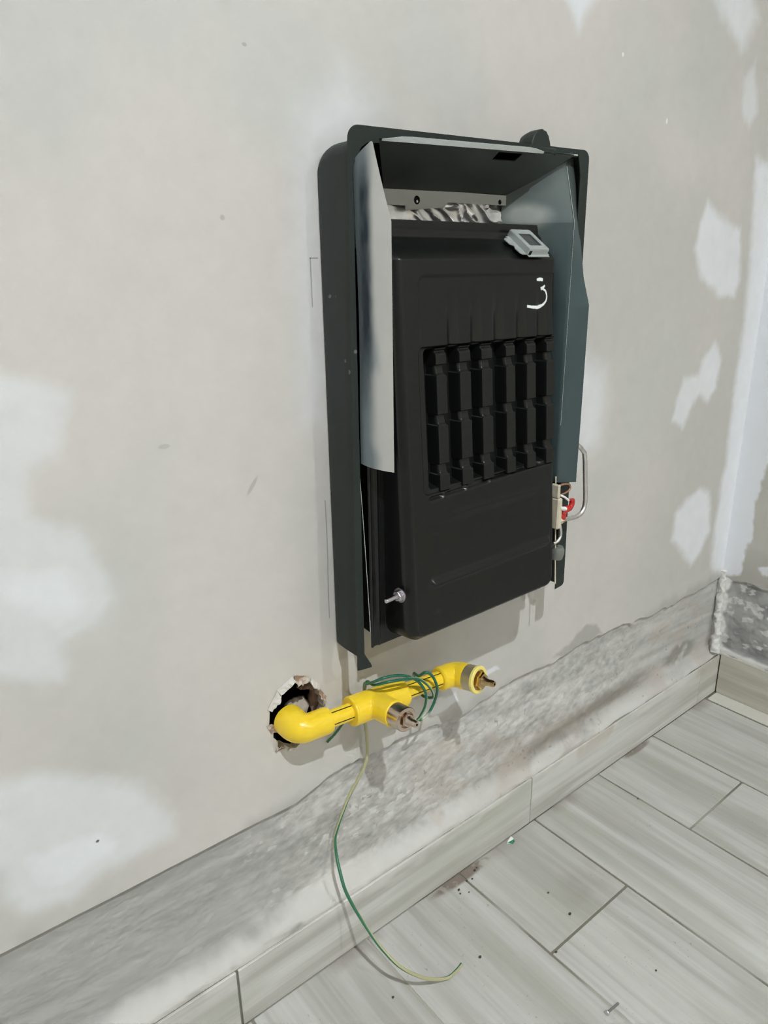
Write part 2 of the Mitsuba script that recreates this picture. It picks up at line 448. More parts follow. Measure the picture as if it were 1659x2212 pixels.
mat("base_tile_right", c=proc(base_right_color), roughness=0.42, specular=0.4)
mat("strip_tile", c=(0.60, 0.59, 0.54), roughness=0.5, specular=0.4)
mat("grout", c=proc(lambda p, n, uv: mix((0.20, 0.19, 0.155), (0.40, 0.39, 0.35), smoothstep(0.4, 0.65, fbm(p.x * 8, p.y * 8, 2.0)))), roughness=0.9, specular=0.1)
mat("room_white", c=(0.50, 0.495, 0.48), roughness=0.9, specular=0.1)


def black_paint(p, n, uv):
    s = fbm(p.x * 35, p.y * 35, p.z * 12)
    c = mix((0.013, 0.0195, 0.0180), (0.020, 0.0285, 0.0265), s)
    return mix(c, (0.2, 0.22, 0.22), 0.5 * smoothstep(0.86, 0.9, noise(p.x * 160, p.y * 160, p.z * 90)) * smoothstep(0.62, 0.7, fbm(p.x * 22, p.y * 22, p.z * 22)))


mat("black_paint", c=proc(black_paint), roughness=0.5, specular=0.38, bump=(proc(lambda p, n, uv: noise(p.x * 1100, p.y * 1100, p.z * 1100)), 0.00012))
mat("enamel", c=proc(lambda p, n, uv: mix((0.0032, 0.0040, 0.0038), (0.0062, 0.0072, 0.0068), fbm(p.x * 20, p.y * 20, p.z * 9))), roughness=0.30, specular=0.29, clearcoat=0.7, clearcoat_gloss=0.75)
mat("dark_inside", c=(0.008, 0.009, 0.009), roughness=0.6, specular=0.2)


def cheek_left(p, n, uv):
    u, v = uv.x, uv.y
    g = mix((0.43, 0.435, 0.42), (0.50, 0.492, 0.47), fbm(p.x * 60, p.y * 60, p.z * 6))
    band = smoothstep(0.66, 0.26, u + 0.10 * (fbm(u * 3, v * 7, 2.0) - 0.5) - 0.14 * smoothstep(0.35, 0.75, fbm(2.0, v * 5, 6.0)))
    core = smoothstep(0.30, 0.04, dr.abs(u - 0.30 - 0.05 * (fbm(v * 6, 3.0, 1.0) - 0.5))) * smoothstep(0.10, 0.5, v) * smoothstep(1.02, 0.85, v)  # blue-black band down the sheet, fading at top and bottom
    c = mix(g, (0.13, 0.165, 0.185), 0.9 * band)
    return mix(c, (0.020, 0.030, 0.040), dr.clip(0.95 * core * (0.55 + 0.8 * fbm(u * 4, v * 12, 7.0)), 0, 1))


def cheek_right(p, n, uv):
    u, z = uv.x, p.z + ZF
    s = fbm(p.x * 30, p.y * 30, z * 14)
    c = mix((0.050, 0.078, 0.086), (0.072, 0.104, 0.107), s)
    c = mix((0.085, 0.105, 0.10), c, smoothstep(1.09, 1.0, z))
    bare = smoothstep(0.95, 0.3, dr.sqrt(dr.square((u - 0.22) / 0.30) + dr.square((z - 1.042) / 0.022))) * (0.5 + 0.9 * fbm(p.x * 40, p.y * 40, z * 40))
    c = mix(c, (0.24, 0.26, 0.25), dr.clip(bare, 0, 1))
    dark = smoothstep(0.55, 0.25, u) * smoothstep(1.02, 0.985, z)  # darker towards the inner edge
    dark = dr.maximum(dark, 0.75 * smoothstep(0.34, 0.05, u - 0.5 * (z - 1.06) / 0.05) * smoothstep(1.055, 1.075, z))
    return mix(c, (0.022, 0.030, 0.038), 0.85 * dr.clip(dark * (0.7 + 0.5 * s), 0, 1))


def hood_color(p, n, uv):
    s = fbm(p.x * 22, p.y * 22, p.z * 22)
    d = smoothstep(0.70, 0.80, p.x)
    return mix(mix((0.030, 0.035, 0.032), (0.050, 0.058, 0.054), s), (0.075, 0.092, 0.088), d)


GAL = dict(roughness=0.42, metallic=0.25, specular=0.4)
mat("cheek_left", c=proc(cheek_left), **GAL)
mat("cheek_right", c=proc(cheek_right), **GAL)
mat("hood_sheet", c=proc(hood_color), **GAL)
mat("galvanised", c=proc(lambda p, n, uv: mix((0.42, 0.46, 0.46), (0.56, 0.59, 0.58), fbm(p.x * 90, p.y * 90, p.z * 90))), roughness=0.38, metallic=0.45)
mat("bracket_grey", c=(0.33, 0.34, 0.32), roughness=0.5, metallic=0.2)
mat("foil", c=(0.86, 0.86, 0.86), metallic=0.9, roughness=0.30)
scene["aluminium"] = {"type": "twosided", "bsdf": {"type": "roughconductor", "material": "Al", "alpha": 0.28, "specular_reflectance": {"type": "rgb", "value": [0.86, 0.86, 0.85]}}}
scene["zinc"] = {"type": "twosided", "bsdf": {"type": "roughconductor", "material": "Cr", "alpha": 0.16, "specular_reflectance": {"type": "rgb", "value": [1.0, 1.0, 1.0]}}}
mat("brass", c=(0.66, 0.47, 0.24), metallic=1.0, roughness=0.20)
mat("nickel_brass", c=(0.66, 0.55, 0.46), metallic=1.0, roughness=0.22)
mat("brass_pale", c=(0.62, 0.54, 0.38), metallic=0.8, roughness=0.35)
mat("copper", c=(0.55, 0.32, 0.22), metallic=0.9, roughness=0.35)
mat("ivory", c=(0.62, 0.56, 0.44), roughness=0.5, specular=0.4)
mat("white_ceramic", c=(0.82, 0.82, 0.80), roughness=0.35, specular=0.5)
mat("red_plastic", c=(0.50, 0.028, 0.024), roughness=0.35, specular=0.5)
mat("grey_green", c=(0.20, 0.215, 0.195), roughness=0.45, metallic=0.3)
mat("mica", c=(0.055, 0.060, 0.058), roughness=0.30, specular=0.5)
mat("chalk", c=(0.80, 0.83, 0.84), roughness=0.9, specular=0.1)
mat("hole_dark", c=(0.01, 0.012, 0.011), roughness=0.7, specular=0.1)


def yellow(p, n, uv):
    s = fbm(p.x * 60, p.y * 60, p.z * 60)
    return mix((0.86, 0.60, 0.025), (0.92, 0.66, 0.04), s)


mat("yellow_plastic", c=proc(yellow), roughness=0.30, specular=0.5)
mat("yellow_pale", c=(0.88, 0.76, 0.22), roughness=0.4, specular=0.5)
mat("ink", c=(0.03, 0.028, 0.02), roughness=0.6, specular=0.2)


def wire_color(p, n, uv):
    s = uv.x - 2.4 * uv.y + 0.289
    s = s - dr.floor(s)
    t = smoothstep(0.40, 0.46, s) * (1 - smoothstep(0.92, 0.98, s))
    return mix((0.035, 0.16, 0.085), (0.43, 0.42, 0.25), t)


def wire_loop_color(p, n, uv):
    s = uv.x - 5.0 * uv.y
    s = s - dr.floor(s)
    t = smoothstep(0.70, 0.74, s) * (1 - smoothstep(0.90, 0.94, s))
    c = mix((0.018, 0.125, 0.075), (0.30, 0.38, 0.20), t)
    return mix(c, (0.62, 0.62, 0.54), smoothstep(0.402, 0.390, p.z + ZF) * smoothstep(0.558, 0.566, p.x))


mat("wire_pvc", c=proc(wire_color), roughness=0.4, specular=0.5)
mat("wire_loop", c=proc(wire_loop_color), roughness=0.35, specular=0.5)
mat("torn_core", c=proc(lambda p, n, uv: mix((0.50, 0.47, 0.43), (0.74, 0.72, 0.69), fbm(p.x * 160, p.y * 160, p.z * 160))), roughness=0.9, specular=0.1)
mat("torn_paper", c=proc(lambda p, n, uv: mix((0.30, 0.20, 0.145), (0.60, 0.53, 0.47), smoothstep(0.35, 0.65, fbm(p.x * 130, p.y * 130, p.z * 130)))), roughness=0.9, specular=0.1)
mat("brick_clay", c=proc(lambda p, n, uv: mix((0.24, 0.155, 0.125), (0.42, 0.31, 0.26), fbm(p.x * 110, p.y * 110, p.z * 110))), roughness=0.9, specular=0.1)
mat("mortar", c=proc(lambda p, n, uv: mix((0.36, 0.305, 0.255), (0.50, 0.44, 0.39), fbm(p.x * 110, p.y * 110, p.z * 110))), roughness=0.9, specular=0.1)
mat("white_mortar", c=(0.70, 0.695, 0.68), roughness=0.9, specular=0.1)
mat("dirt", c=(0.085, 0.07, 0.06), roughness=0.9, specular=0.1)
mat("scrap_white", c=(0.74, 0.78, 0.72), roughness=0.4, specular=0.5)
mat("scrap_green", c=(0.02, 0.17, 0.10), roughness=0.4, specular=0.5)

# ------------------------------------------------------------------ setting: walls
XR = 1.51
hole_pts = [(0.3560, 0.460), (0.3570, 0.470), (0.3600, 0.474), (0.3606, 0.480), (0.3652, 0.483), (0.3668, 0.489), (0.3722, 0.490), (0.3752, 0.4955), (0.3790, 0.4935), (0.3838, 0.4985), (0.3880, 0.4965), (0.3925, 0.5000), (0.3978, 0.4965), (0.4030, 0.4975), (0.4085, 0.4920), (0.4128, 0.4918), (0.4165, 0.4855), (0.4220, 0.4835), (0.4222, 0.4775), (0.4275, 0.4745), (0.4268, 0.4680), (0.4318, 0.4640), (0.4310, 0.4580), (0.4360, 0.4530), (0.4345, 0.4450), (0.4368, 0.4400), (0.4325, 0.4335), (0.4300, 0.4250),
            (0.4240, 0.4190), (0.4190, 0.4100), (0.4110, 0.4080), (0.4040, 0.4015), (0.3960, 0.4025), (0.3890, 0.3990), (0.3800, 0.4050), (0.3735, 0.4120), (0.3640, 0.4130), (0.3655, 0.4205), (0.3590, 0.4290), (0.3602, 0.4390), (0.3545, 0.4480)]
HOLE = Polygon(hole_pts)
bx = np.arange(-2.0, XR + 0.03, 0.004)
bz = 0.3205 + 0.010 * (nfbm(np.stack([bx * 7, bx * 0 + 1.3, bx * 0], 1), 3) - 0.5) + 0.013 * (nfbm(np.stack([bx * 45, bx * 0, bx * 0 + 4], 1), 4) - 0.5) * (bx > 0.42)
kn = [(-2, 0.322), (0.03, 0.3221), (0.148, 0.3194), (0.304, 0.3178), (0.385, 0.3155), (0.44, 0.330), (0.46, 0.3318), (0.596, 0.3333), (0.65, 0.321), (0.693, 0.319), (0.80, 0.330), (0.92, 0.328), (0.96, 0.333), (1.0555, 0.331), (1.21, 0.3178), (1.391, 0.3145), (1.509, 0.3209), (1.6, 0.3209)]
bz = np.interp(bx, *zip(*kn)) + (bz - 0.3205) * np.interp(bx, [0.3, 0.5, 1.3, 1.5], [0.25, 0.9, 0.9, 0.5])
wall_poly = Polygon([(-2.0, 2.7), *zip(bx, bz), (bx[-1], 2.7)], [hole_pts])
put("wall_back", extrude_xz(wall_poly, 0.0, 0.013), "plaster")
lab("wall_back", "patched grey-beige plasterboard wall that the black heater hangs on", "wall", kind="structure")

# the cement band below the boards, with the mortar haunch over the skirting
def cement_y(X, Z):
    P = np.stack([X, Z, 0 * X], -1)
    edge = 0.156 + 0.020 * (nfbm(P * [9, 0, 0], 3, 5) - 0.5) + 0.010 * np.clip((0.55 - X) / 0.3, 0, 1)
    t = np.clip((edge - Z) / 0.030, 0, 1)
    t = t * t * (3 - 2 * t)
    rough = 0.006 * (nfbm(P * [18, 40, 1] + [0, 0, 3], 4, 1) - 0.5) + 0.003 * (nfbm(P * [70, 130, 1], 3, 2) - 0.5)
    rough = rough * np.interp(X, [-2, 0.3, 0.5, 1.2, 1.5], [0.4, 0.6, 1.25, 1.0, 0.6])
    pit = -0.004 * np.exp(-(((X - 0.723) / 0.006) ** 2 + ((Z - 0.192) / 0.006) ** 2))
    return 0.0075 - 0.025 * t - rough * (1 - 0.5 * t) - pit


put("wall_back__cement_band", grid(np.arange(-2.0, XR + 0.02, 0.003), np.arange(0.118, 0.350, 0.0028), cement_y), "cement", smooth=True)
lab("wall_back__cement_band", "rough grey cement band with lime crusts and brown damp")

# cavity behind the hole
cav = cat(box(0.30, 0.49, 0.085, 0.095, 0.35, 0.55), box(0.29, 0.30, 0.013, 0.095, 0.35, 0.55), box(0.49, 0.50, 0.013, 0.095, 0.35, 0.55), box(0.30, 0.49, 0.013, 0.095, 0.34, 0.35), box(0.30, 0.49, 0.013, 0.095, 0.55, 0.56))
put("wall_back__cavity", cav, "hole_dark")
lab("wall_back__cavity", "dark hollow behind the broken hole")


def lump(c, r, seed, sub=3, amp=0.35, f=1.6):
    m = trimesh.creation.icosphere(subdivisions=sub, radius=1.0)
    k = 1 + amp * (nfbm(m.vertices * f + seed * 3.1, 3, seed) - 0.5) * 2
    m.vertices = m.vertices * k[:, None] * np.asarray(r) + np.asarray(c)
    return m


put("wall_back__brick_fragment", lump((0.4120, 0.030, 0.4330), (0.017, 0.012, 0.018), 3), "mortar", smooth=40)
lab("wall_back__brick_fragment", "lump of beige mortar inside the hole")
put("wall_back__brick_fragment_001", lump((0.4440, 0.028, 0.4330), (0.012, 0.012, 0.030), 9, amp=0.5), "brick_clay", smooth=30)
lab("wall_back__brick_fragment_001", "broken red-brown brick inside the hole")
put("wall_back__brick_fragment_002", lump((0.4330, 0.026, 0.4680), (0.018, 0.011, 0.010), 12, amp=0.5), "brick_clay", smooth=30)
lab("wall_back__brick_fragment_002", "broken red-brown brick at the top of the hole")


def flap(a, b, out, inn, seed):
    """A torn piece of board paper along the hole's edge from a to b; out = how far it stands off the wall, inn = how far it reaches inward."""
    a, b = np.array(a), np.array(b)
    t = (b - a) / np.linalg.norm(b - a)
    nrm = np.array([-t[1], t[0]])
    c = np.array([0.396, 0.450])
    if nrm @ (c - (a + b) / 2) < 0:
        nrm = -nrm
    rng = np.random.default_rng(seed)
    n = 9
    P = np.zeros((4, n, 3))
    for j in range(n):
        s = j / (n - 1)
        jag = inn * (0.35 + 0.65 * math.sin(math.pi * s)) * (0.6 + 0.8 * rng.random())
        e = a + (b - a) * s - nrm * 0.0045
        for i in range(4):
            q = e + nrm * (0.0045 + jag) * i / 3
            P[i, j] = [q[0], -out * (i / 3) ** 1.3 * (0.5 + rng.random()) - 0.0008, q[1]]
    return sheet(P, 0.0006)[0]


fl_spec = [((0.3570, 0.470), (0.3722, 0.490), 0.004, 0.004, 1, "torn_core"), ((0.3700, 0.490), (0.3925, 0.500), 0.005, 0.004, 2, "torn_core"), ((0.3925, 0.500), (0.4128, 0.4918), 0.004, 0.007, 3, "torn_paper"),
           ((0.4150, 0.488), (0.4275, 0.4745), 0.007, 0.003, 4, "torn_core"), ((0.4268, 0.468), (0.4360, 0.453), 0.006, 0.003, 5, "torn_paper"), ((0.4345, 0.445), (0.4325, 0.4335), 0.006, 0.002, 6, "torn_core"),
           ((0.3735, 0.412), (0.3600, 0.4130), 0.005, 0.003, 7, "torn_paper"), ((0.3602, 0.439), (0.3545, 0.452), 0.004, 0.004, 8, "torn_paper"), ((0.3890, 0.399), (0.3800, 0.405), 0.004, 0.003, 10, "torn_core")]
for i, (a, b, o, q, s, m) in enumerate(fl_spec):
    put("wall_back__paper_flap" + (f"_{i:03d}" if i else ""), flap(a, b, o, q, s), m)

# right wall
put("wall_right", box(XR, XR + 0.12, -3.2, 0.0, 0.322, 2.7), "plaster_right")
lab("wall_right", "plaster wall at the right edge, meeting the heater's wall in a white filled corner", "wall", kind="structure")


def cement_ry(Yv, Z):
    P = np.stack([Yv, Z, 0 * Z], -1)
    white = np.maximum(np.clip((0.150 - Z) / 0.008, 0, 1), np.clip((Z - 0.312) / 0.008, 0, 1))
    white = np.maximum(white, np.clip((Yv + 0.024) / 0.012, 0, 1))
    return 0.008 * (nfbm(P * [22, 26, 1], 4, 4) - 0.3) + 0.003 * (nfbm(P * [90, 90, 1], 3, 6) - 0.5) - 0.006 * white


g = grid(np.arange(-0.9, 0.0131, 0.003), np.arange(0.120, 0.332, 0.003), lambda a, b: 0 * a)
v = g.vertices
g = trimesh.Trimesh(np.stack([XR + 0.006 + cement_ry(v[:, 0], v[:, 2]), v[:, 0], v[:, 2]], 1), g.faces[:, ::-1], process=False)
put("wall_right__cement_band", g, "cement_right", smooth=True)
lab("wall_right__cement_band", "dark grey cement patch framed by white mortar in the corner")
# mortar bead down the inner corner
bead = [(XR - 0.002 + 0.0, -0.002, 0.335), (XR - 0.003, -0.003, 0.29), (XR - 0.004, -0.004, 0.25), (XR - 0.006, -0.007, 0.20), (XR - 0.012, -0.012, 0.160), (XR - 0.016, -0.016, 0.138)]
bp = spline(bead, 24)
bm, buv = tube(bp, np.interp(np.arange(len(bp)), [0, 48, 72, 120], [0.006, 0.006, 0.007, 0.010]), n=16, with_uv=True)
bm.vertices += 0.016 * (np.stack([nfbm(bm.vertices * 70, 4, 3), nfbm(bm.vertices * 70, 4, 9), 0.5 + 0 * bm.vertices[:, 0]], 1) - 0.5)
put("wall_right__mortar_bead", bm, "white_mortar", smooth=True)
lab("wall_right__mortar_bead", "white mortar bead down the corner")

# other sides of the room (out of the picture)
put("wall_left", box(-2.1, -2.0, -3.2, 0.0, ZF, 2.7), "room_white")
lab("wall_left", "plain white wall of the room, far left beyond the picture", "wall", kind="structure")
put("ceiling", box(-2.1, XR + 0.12, -3.2, 0.0, 2.62, 2.70), "room_white")
lab("ceiling", "plain white ceiling of the room", "ceiling", kind="structure")

# ------------------------------------------------------------------ floor and skirting tiles
put("floor", box(-2.1, XR + 0.12, -3.2, 0.02, ZF - 0.06, ZF - 0.0016), "grout")
lab("floor", "floor of grey wood-look planks with dark grout joints", "floor", kind="structure")
np_ = 0
G = 0.0020
for k in range(-7, 5):
    x0 = X0R + k * PITCH
    x1 = x0 + PITCH if k < 4 else 1.4620
    if x0 > 1.43:
        continue
    if k == 4:
        x1 = 1.4635
    first = 0.213 if k % 2 else 0.502
    ys = [-0.020] + [-(first + 0.579 * j) for j in range(3)] + [-1.9]
    for a, b in zip(ys[:-1], ys[1:]):
        if a - b < 0.02:
            continue
        key = "floor__plank" + (f"_{np_:03d}" if np_ else "")
        put(key, box(x0 + G, x1 - G, b + G, a - G, ZF - 0.008, ZF, 0.0008), "floor_tile")
        np_ += 1
put("floor__edge_strip", box(1.4672, XR + 0.002, -1.9, -0.026, ZF - 0.008, ZF + 0.0008, 0.001), "strip_tile")
lab("floor__edge_strip", "narrow pale strip of tile along the right wall")

TH = 0.0965
put("baseboard_back", box(-2.0, XR, -0.0185, 0.004, ZF, ZF + TH - 0.001), "grout")
lab("baseboard_back", "skirting of wood-look tiles along the heater's wall", "baseboard", kind="structure")
xs = [-0.887, -0.308, 0.2705, 0.8480, 1.4270, 1.4985]
for i, (a, b) in enumerate(zip(xs[:-1], xs[1:])):
    g0 = 0.0017 if abs(a - 0.2705) < 1e-6 else 0.0007
    g1 = 0.0017 if abs(b - 0.2705) < 1e-6 else 0.0007
    if i == 4:
        xs_end = XR - 0.001
        b = xs_end
    put("baseboard_back__tile" + (f"_{i:03d}" if i else ""), box(a + g0, b - g1, -0.022, -0.0185, ZF + 0.0012, ZF + TH, 0.0007), "base_tile")
put("baseboard_right", box(XR + 0.001, XR + 0.03, -1.9, -0.005, ZF, ZF + 0.1005), "grout")
lab("baseboard_right", "skirting of wood-look tiles along the right wall", "baseboard", kind="structure")
for i, (a, b) in enumerate([(-0.59, -0.0245), (-1.17, -0.592)]):
    put("baseboard_right__tile" + (f"_{i:03d}" if i else ""), box(XR - 0.003, XR + 0.001, a, b, ZF + 0.0012, ZF + 0.102, 0.0007), "base_tile_right")

# ------------------------------------------------------------------ lamp on the ceiling (out of the picture)
for i, ((lx, ly, lz), rad) in enumerate(LAMPS):
    key = "ceiling_lamp" + (f"_{i:03d}" if i else "")
    put(key + "__lens", lathe((lx, ly, lz), (0, 0, -1), [(-0.004, 0.001), (-0.004, LAMP_R), (0.0, LAMP_R), (0.0, 0.0001)], 40), "white_ceramic",
        emitter={"type": "area", "radiance": {"type": "rgb", "value": list(rad)}})
    put(key + "__rim", lathe((lx, ly, 2.622), (0, 0, -1), [(0.0, 0.034), (2.622 - lz + 0.002, LAMP_R + 0.001), (2.622 - lz + 0.002, LAMP_R + 0.010), (2.622 - lz - 0.004, LAMP_R + 0.016), (0.0, LAMP_R + 0.018)], 40), "white_ceramic", smooth=30)
    lab(key, ("small round white spotlight on the ceiling just behind the camera", "small round white spotlight on the ceiling far out in the room")[i], "lamp")

# ------------------------------------------------------------------ gas heater
HX0, HX1, YF = 0.4572, 0.8275, -0.0620          # side walls of the pan and the plane of its front flange
ZT, ZB = 1.1010, 0.5290


def rrect(x0, x1, z0, z1, r, n=10):
    pts = []
    for cx, cz, a0 in ((x1 - r, z1 - r, 0), (x0 + r, z1 - r, 90), (x0 + r, z0 + r, 180), (x1 - r, z0 + r, 270)):
        for a in np.radians(np.linspace(a0, a0 + 90, n)):
            pts.append((cx + r * math.cos(a), cz + r * math.sin(a)))
    return pts


# pan: side walls follow a path open at the bottom, the back edge rounded over
def pan_path(inset):
    x0, x1, zt, r = HX0 + inset * 0.25, HX1 - inset * 0.25, ZT - inset, 0.014
    p = [(x0, ZB)]
    for a in np.radians(np.linspace(180, 90, 8)):
        p.append((x0 + r + r * math.cos(a), zt - r + r * math.sin(a)))
    for a in np.radians(np.linspace(90, 0, 8)):
        p.append((x1 - r + r * math.cos(a), zt - r + r * math.sin(a)))
    p.append((x1 + 0.006, 0.5200))
    p = np.array(p)
    p[:, 1] += np.where(p[:, 1] > 0.9, 0.011 * (p[:, 0] - x0) / (x1 - x0), 0)
    return p


rows = [(YF, 0.0), (-0.045, 0.0), (-0.030, 0.0)] + [(-0.030 + 0.029 * math.sin(t), 0.014 * (1 - math.cos(t))) for t in np.linspace(0.15, math.pi / 2, 8)]
P = np.array([[(x, y, z) for x, z in pan_path(ins)] for y, ins in rows])
walls, _ = sheet(P, 0.0012)
back = extrude_xz(Polygon([(HX0 + 0.002, 0.5440), *[(x, z) for x, z in pan_path(0.012)[1:-1]], (HX1 + 0.003, 0.5330)]), -0.0045, -0.0032)
outer = [(0.4466, 0.5194), (0.4466, 0.5373), (0.4500, 0.80)]
for a in np.radians(np.linspace(180, 90, 8)):
    outer.append((0.4672 + 0.013 * math.cos(a), 1.1000 + 0.013 * math.sin(a)))
for a in np.radians(np.linspace(92, 0, 8)):
    outer.append((0.8230 + 0.011 * math.cos(a), 1.1085 + 0.011 * math.sin(a)))
outer += [(0.8365, 0.80), (0.8425, 0.525)]
for a in np.radians(np.linspace(0, -90, 6)):
    outer.append((0.8355 + 0.007 * math.cos(a), 0.5235 + 0.007 * math.sin(a)))
inner = [(0.8225, 0.5150), (0.8180, 0.80), (0.8185, 1.0900), (0.8120, 1.1138), (0.4780, 1.0985), (0.4700, 1.0935), (0.4590, 1.0760), (0.4580, 0.80), (0.4572, 0.5384), (0.4660, 0.5226), (0.4680, 0.5180), (0.4676, 0.5163), (0.4500, 0.5185)]
flange = extrude_xz(Polygon(outer + inner).buffer(0), YF - 0.0012, YF)
put("gas_heater__back_pan", cat(walls, back, flange), "black_paint", smooth=32)
lab("gas_heater__back_pan", "matte black back pan with rounded flange")
# boss on the pan's top edge
boss = []
for y, k in ((-0.064, 1.0), (-0.050, 1.0), (-0.040, 0.86)):
    for a in np.radians(np.linspace(0, 180, 15)):
        boss.append((0.7388 + 0.0178 * k * math.cos(a), y, 1.1135 + 0.0215 * k * math.sin(a)))
    boss += [(0.7388 + 0.0178 * k, y, 1.108), (0.7388 - 0.0178 * k, y, 1.108)]
boss = soften(man(trimesh.convex.convex_hull(np.array(boss))), 0.003, 14)
foot = box(0.716, 0.7665, -0.0665, -0.042, 1.1085, 1.1165, 0.002)
put("gas_heater__back_pan__top_boss", cat(boss, foot), "black_paint", smooth=35)

# dark frame plate around the chamber, with two pressed ridges down its left margin
def plate_y(X, Z):
    y = np.full_like(X, -0.0560)
    for c in (0.4745, 0.4850):
        y -= 0.0022 * np.exp(-((X - c) / 0.0015) ** 2)
    return y


put("gas_heater__frame_plate", sheet(np.stack([(lambda m: m.vertices.reshape(150, 40, 3))(grid(np.linspace(0.4728, 0.5120, 40), np.linspace(0.5388, 1.0280, 150), plate_y))])[0], 0.0010)[0], "enamel", smooth=30)
# loose side sheet with a bare cut edge, tilting out of the pan
P = np.array([[(0.4585 + 0.0135 * t + s * 0.002, -0.0600 + 0.022 * s + 0.004 * t, 0.775 - 0.215 * t) for s in np.linspace(0, 1, 4)] for t in np.linspace(0, 1, 20)])
put("gas_heater__side_sheet", sheet(P, 0.0007)[0], "dark_inside")
edge = np.array([(0.4582 + 0.0135 * t + 0.0008 * math.sin(t * 3.0), -0.0606 + 0.004 * t, 0.775 - 0.215 * t) for t in np.linspace(0, 1, 30)])
put("gas_heater__side_sheet__cut_edge", tube(edge, 0.00055, 8), "galvanised", smooth=True)
lab("gas_heater__side_sheet__cut_edge", "thin bare metal cut edge")

# --- combustion chamber: one pressed sheet, its face leaning outward towards the bottom
def face_y(Z):
    return -(0.075 + 0.0667 * (0.985 - Z))


BX0, BX1, BZ0, BZ1, BR = 0.4955, 0.7745, 0.5435, 0.9945, 0.026
RC = [0.5633, 0.6015, 0.6383, 0.6800, 0.7190, 0.7570]     # rib centres
RW = [0.0094, 0.0106, 0.0106, 0.0095, 0.0099, 0.0095]
NOTCH = [(0.8779, 0.8646), (0.8215, 0.8076), (0.7639, 0.7496)]


def sm(t):
    t = np.clip(t, 0, 1)
    return t * t * (3 - 2 * t)


def rr_dist(X, Z, x0, x1, z0, z1, r):
    """Distance inward from a rounded rectangle's outline (negative outside)."""
    qx = np.abs(X - (x0 + x1) / 2) - ((x1 - x0) / 2 - r)
    qz = np.abs(Z - (z0 + z1) / 2) - ((z1 - z0) / 2 - r)
    return -(np.hypot(np.maximum(qx, 0), np.maximum(qz, 0)) + np.minimum(np.maximum(qx, qz), 0) - r)


def chamber_y(X, Z):
    base = np.interp(Z, [0.53, 0.95, 1.012, 1.016, 1.021, 1.024, 1.04], [-0.0575, -0.0480, -0.0455, -0.0445, -0.0425, -0.0428, -0.0425])
    fy = face_y(Z)
    d = rr_dist(X, Z, BX0, BX1, BZ0, BZ1 + 0.020, BR)
    side = np.minimum(0.72 * sm(d / 0.0045) + 0.28 * sm((d - 0.003) / 0.0125), 1)
    # sloping shoulder above the face, where the sight window sits
    top = np.clip((1.0165 - Z) / (1.0165 - 0.9900), 0, 1)
    top = np.where(top < 1, top - 0.10 * np.sin(2 * np.pi * top) * 0.3, 1)
    y = base + (fy - base) * side * top
    # shallow step framing the face
    e = rr_dist(X, Z, 0.5310, 0.772, 0.52, 0.9745, 0.012)
    y += 0.0018 * sm(e / 0.0040) * sm((Z - 0.86) / 0.08)
    # pressed field that carries the ribs
    f1 = rr_dist(X, Z, 0.5280, 0.7740, 0.7290, 0.8985, 0.008)
    y += 0.0040 * sm(f1 / 0.0022)
    f2 = rr_dist(X, Z, 0.5395, 0.7730, 0.7345, 0.8955, 0.006)
    y += 0.0150 * sm(f2 / 0.0045)
    # flutes that run up from between the ribs
    for a, b in zip(RC[:-1], RC[1:]):
        c = (a + b) / 2
        u = np.clip((X - c) / 0.0115, -1, 1)
        y += 0.0048 * 0.5 * (1 + np.cos(np.pi * u)) * sm((0.972 - Z) / 0.075) * (Z > 0.888) * (1 - sm(f2 / 0.003))
    # groove under the field, with beads
    gz = 0.7245 + 0.010 * np.clip((X - 0.53) / 0.21, 0, 1)
    gx = sm((X - 0.533) / 0.008) * sm((0.742 - X) / 0.008)
    y += 0.0042 * np.exp(-((Z - gz) / 0.0022) ** 2) * gx
    for c in (0.560, 0.598, 0.640, 0.676, 0.714):
        y -= 0.0036 * np.exp(-((Z - gz) / 0.0030) ** 2 - ((X - c) / 0.0032) ** 2)
    # raised bars of the lower face
    bar = sm((X - 0.530) / 0.006) * sm((0.7545 - X) / 0.006)
    y -= 0.0052 * np.exp(-((Z - 0.6212 - 0.012 * (X - 0.53)) / 0.0044) ** 2) * bar
    y += 0.0016 * sm((0.6975 - Z) / 0.010) * sm((X - 0.535) / 0.02) * sm((0.745 - X) / 0.02) * sm((Z - 0.63) / 0.03)
    y -= 0.0013 * np.exp(-((Z - 0.700) / 0.0035) ** 2) * sm((X - 0.56) / 0.03) * sm((0.74 - X) / 0.02)
    y += 0.0016 * np.exp(-(((X - 0.5434) / 0.004) ** 2 + ((Z - 0.5796) / 0.004) ** 2))
    y -= 0.0012 * np.exp(-(((X - 0.546) / 0.006) ** 2 + ((Z - 0.682) / 0.002) ** 2))
    y += 0.0007 * (nfbm(np.stack([X * 16, Z * 16, 0 * X], -1), 2, 3) - 0.5)
    return y


cxs = np.concatenate([np.arange(0.4860, 0.5140, 0.0006), np.arange(0.5140, 0.7995, 0.0011)])
czs = np.concatenate([np.arange(0.5385, 0.9700, 0.0011), np.arange(0.9700, 1.0315, 0.0009)])
cm = grid(cxs, czs, chamber_y)
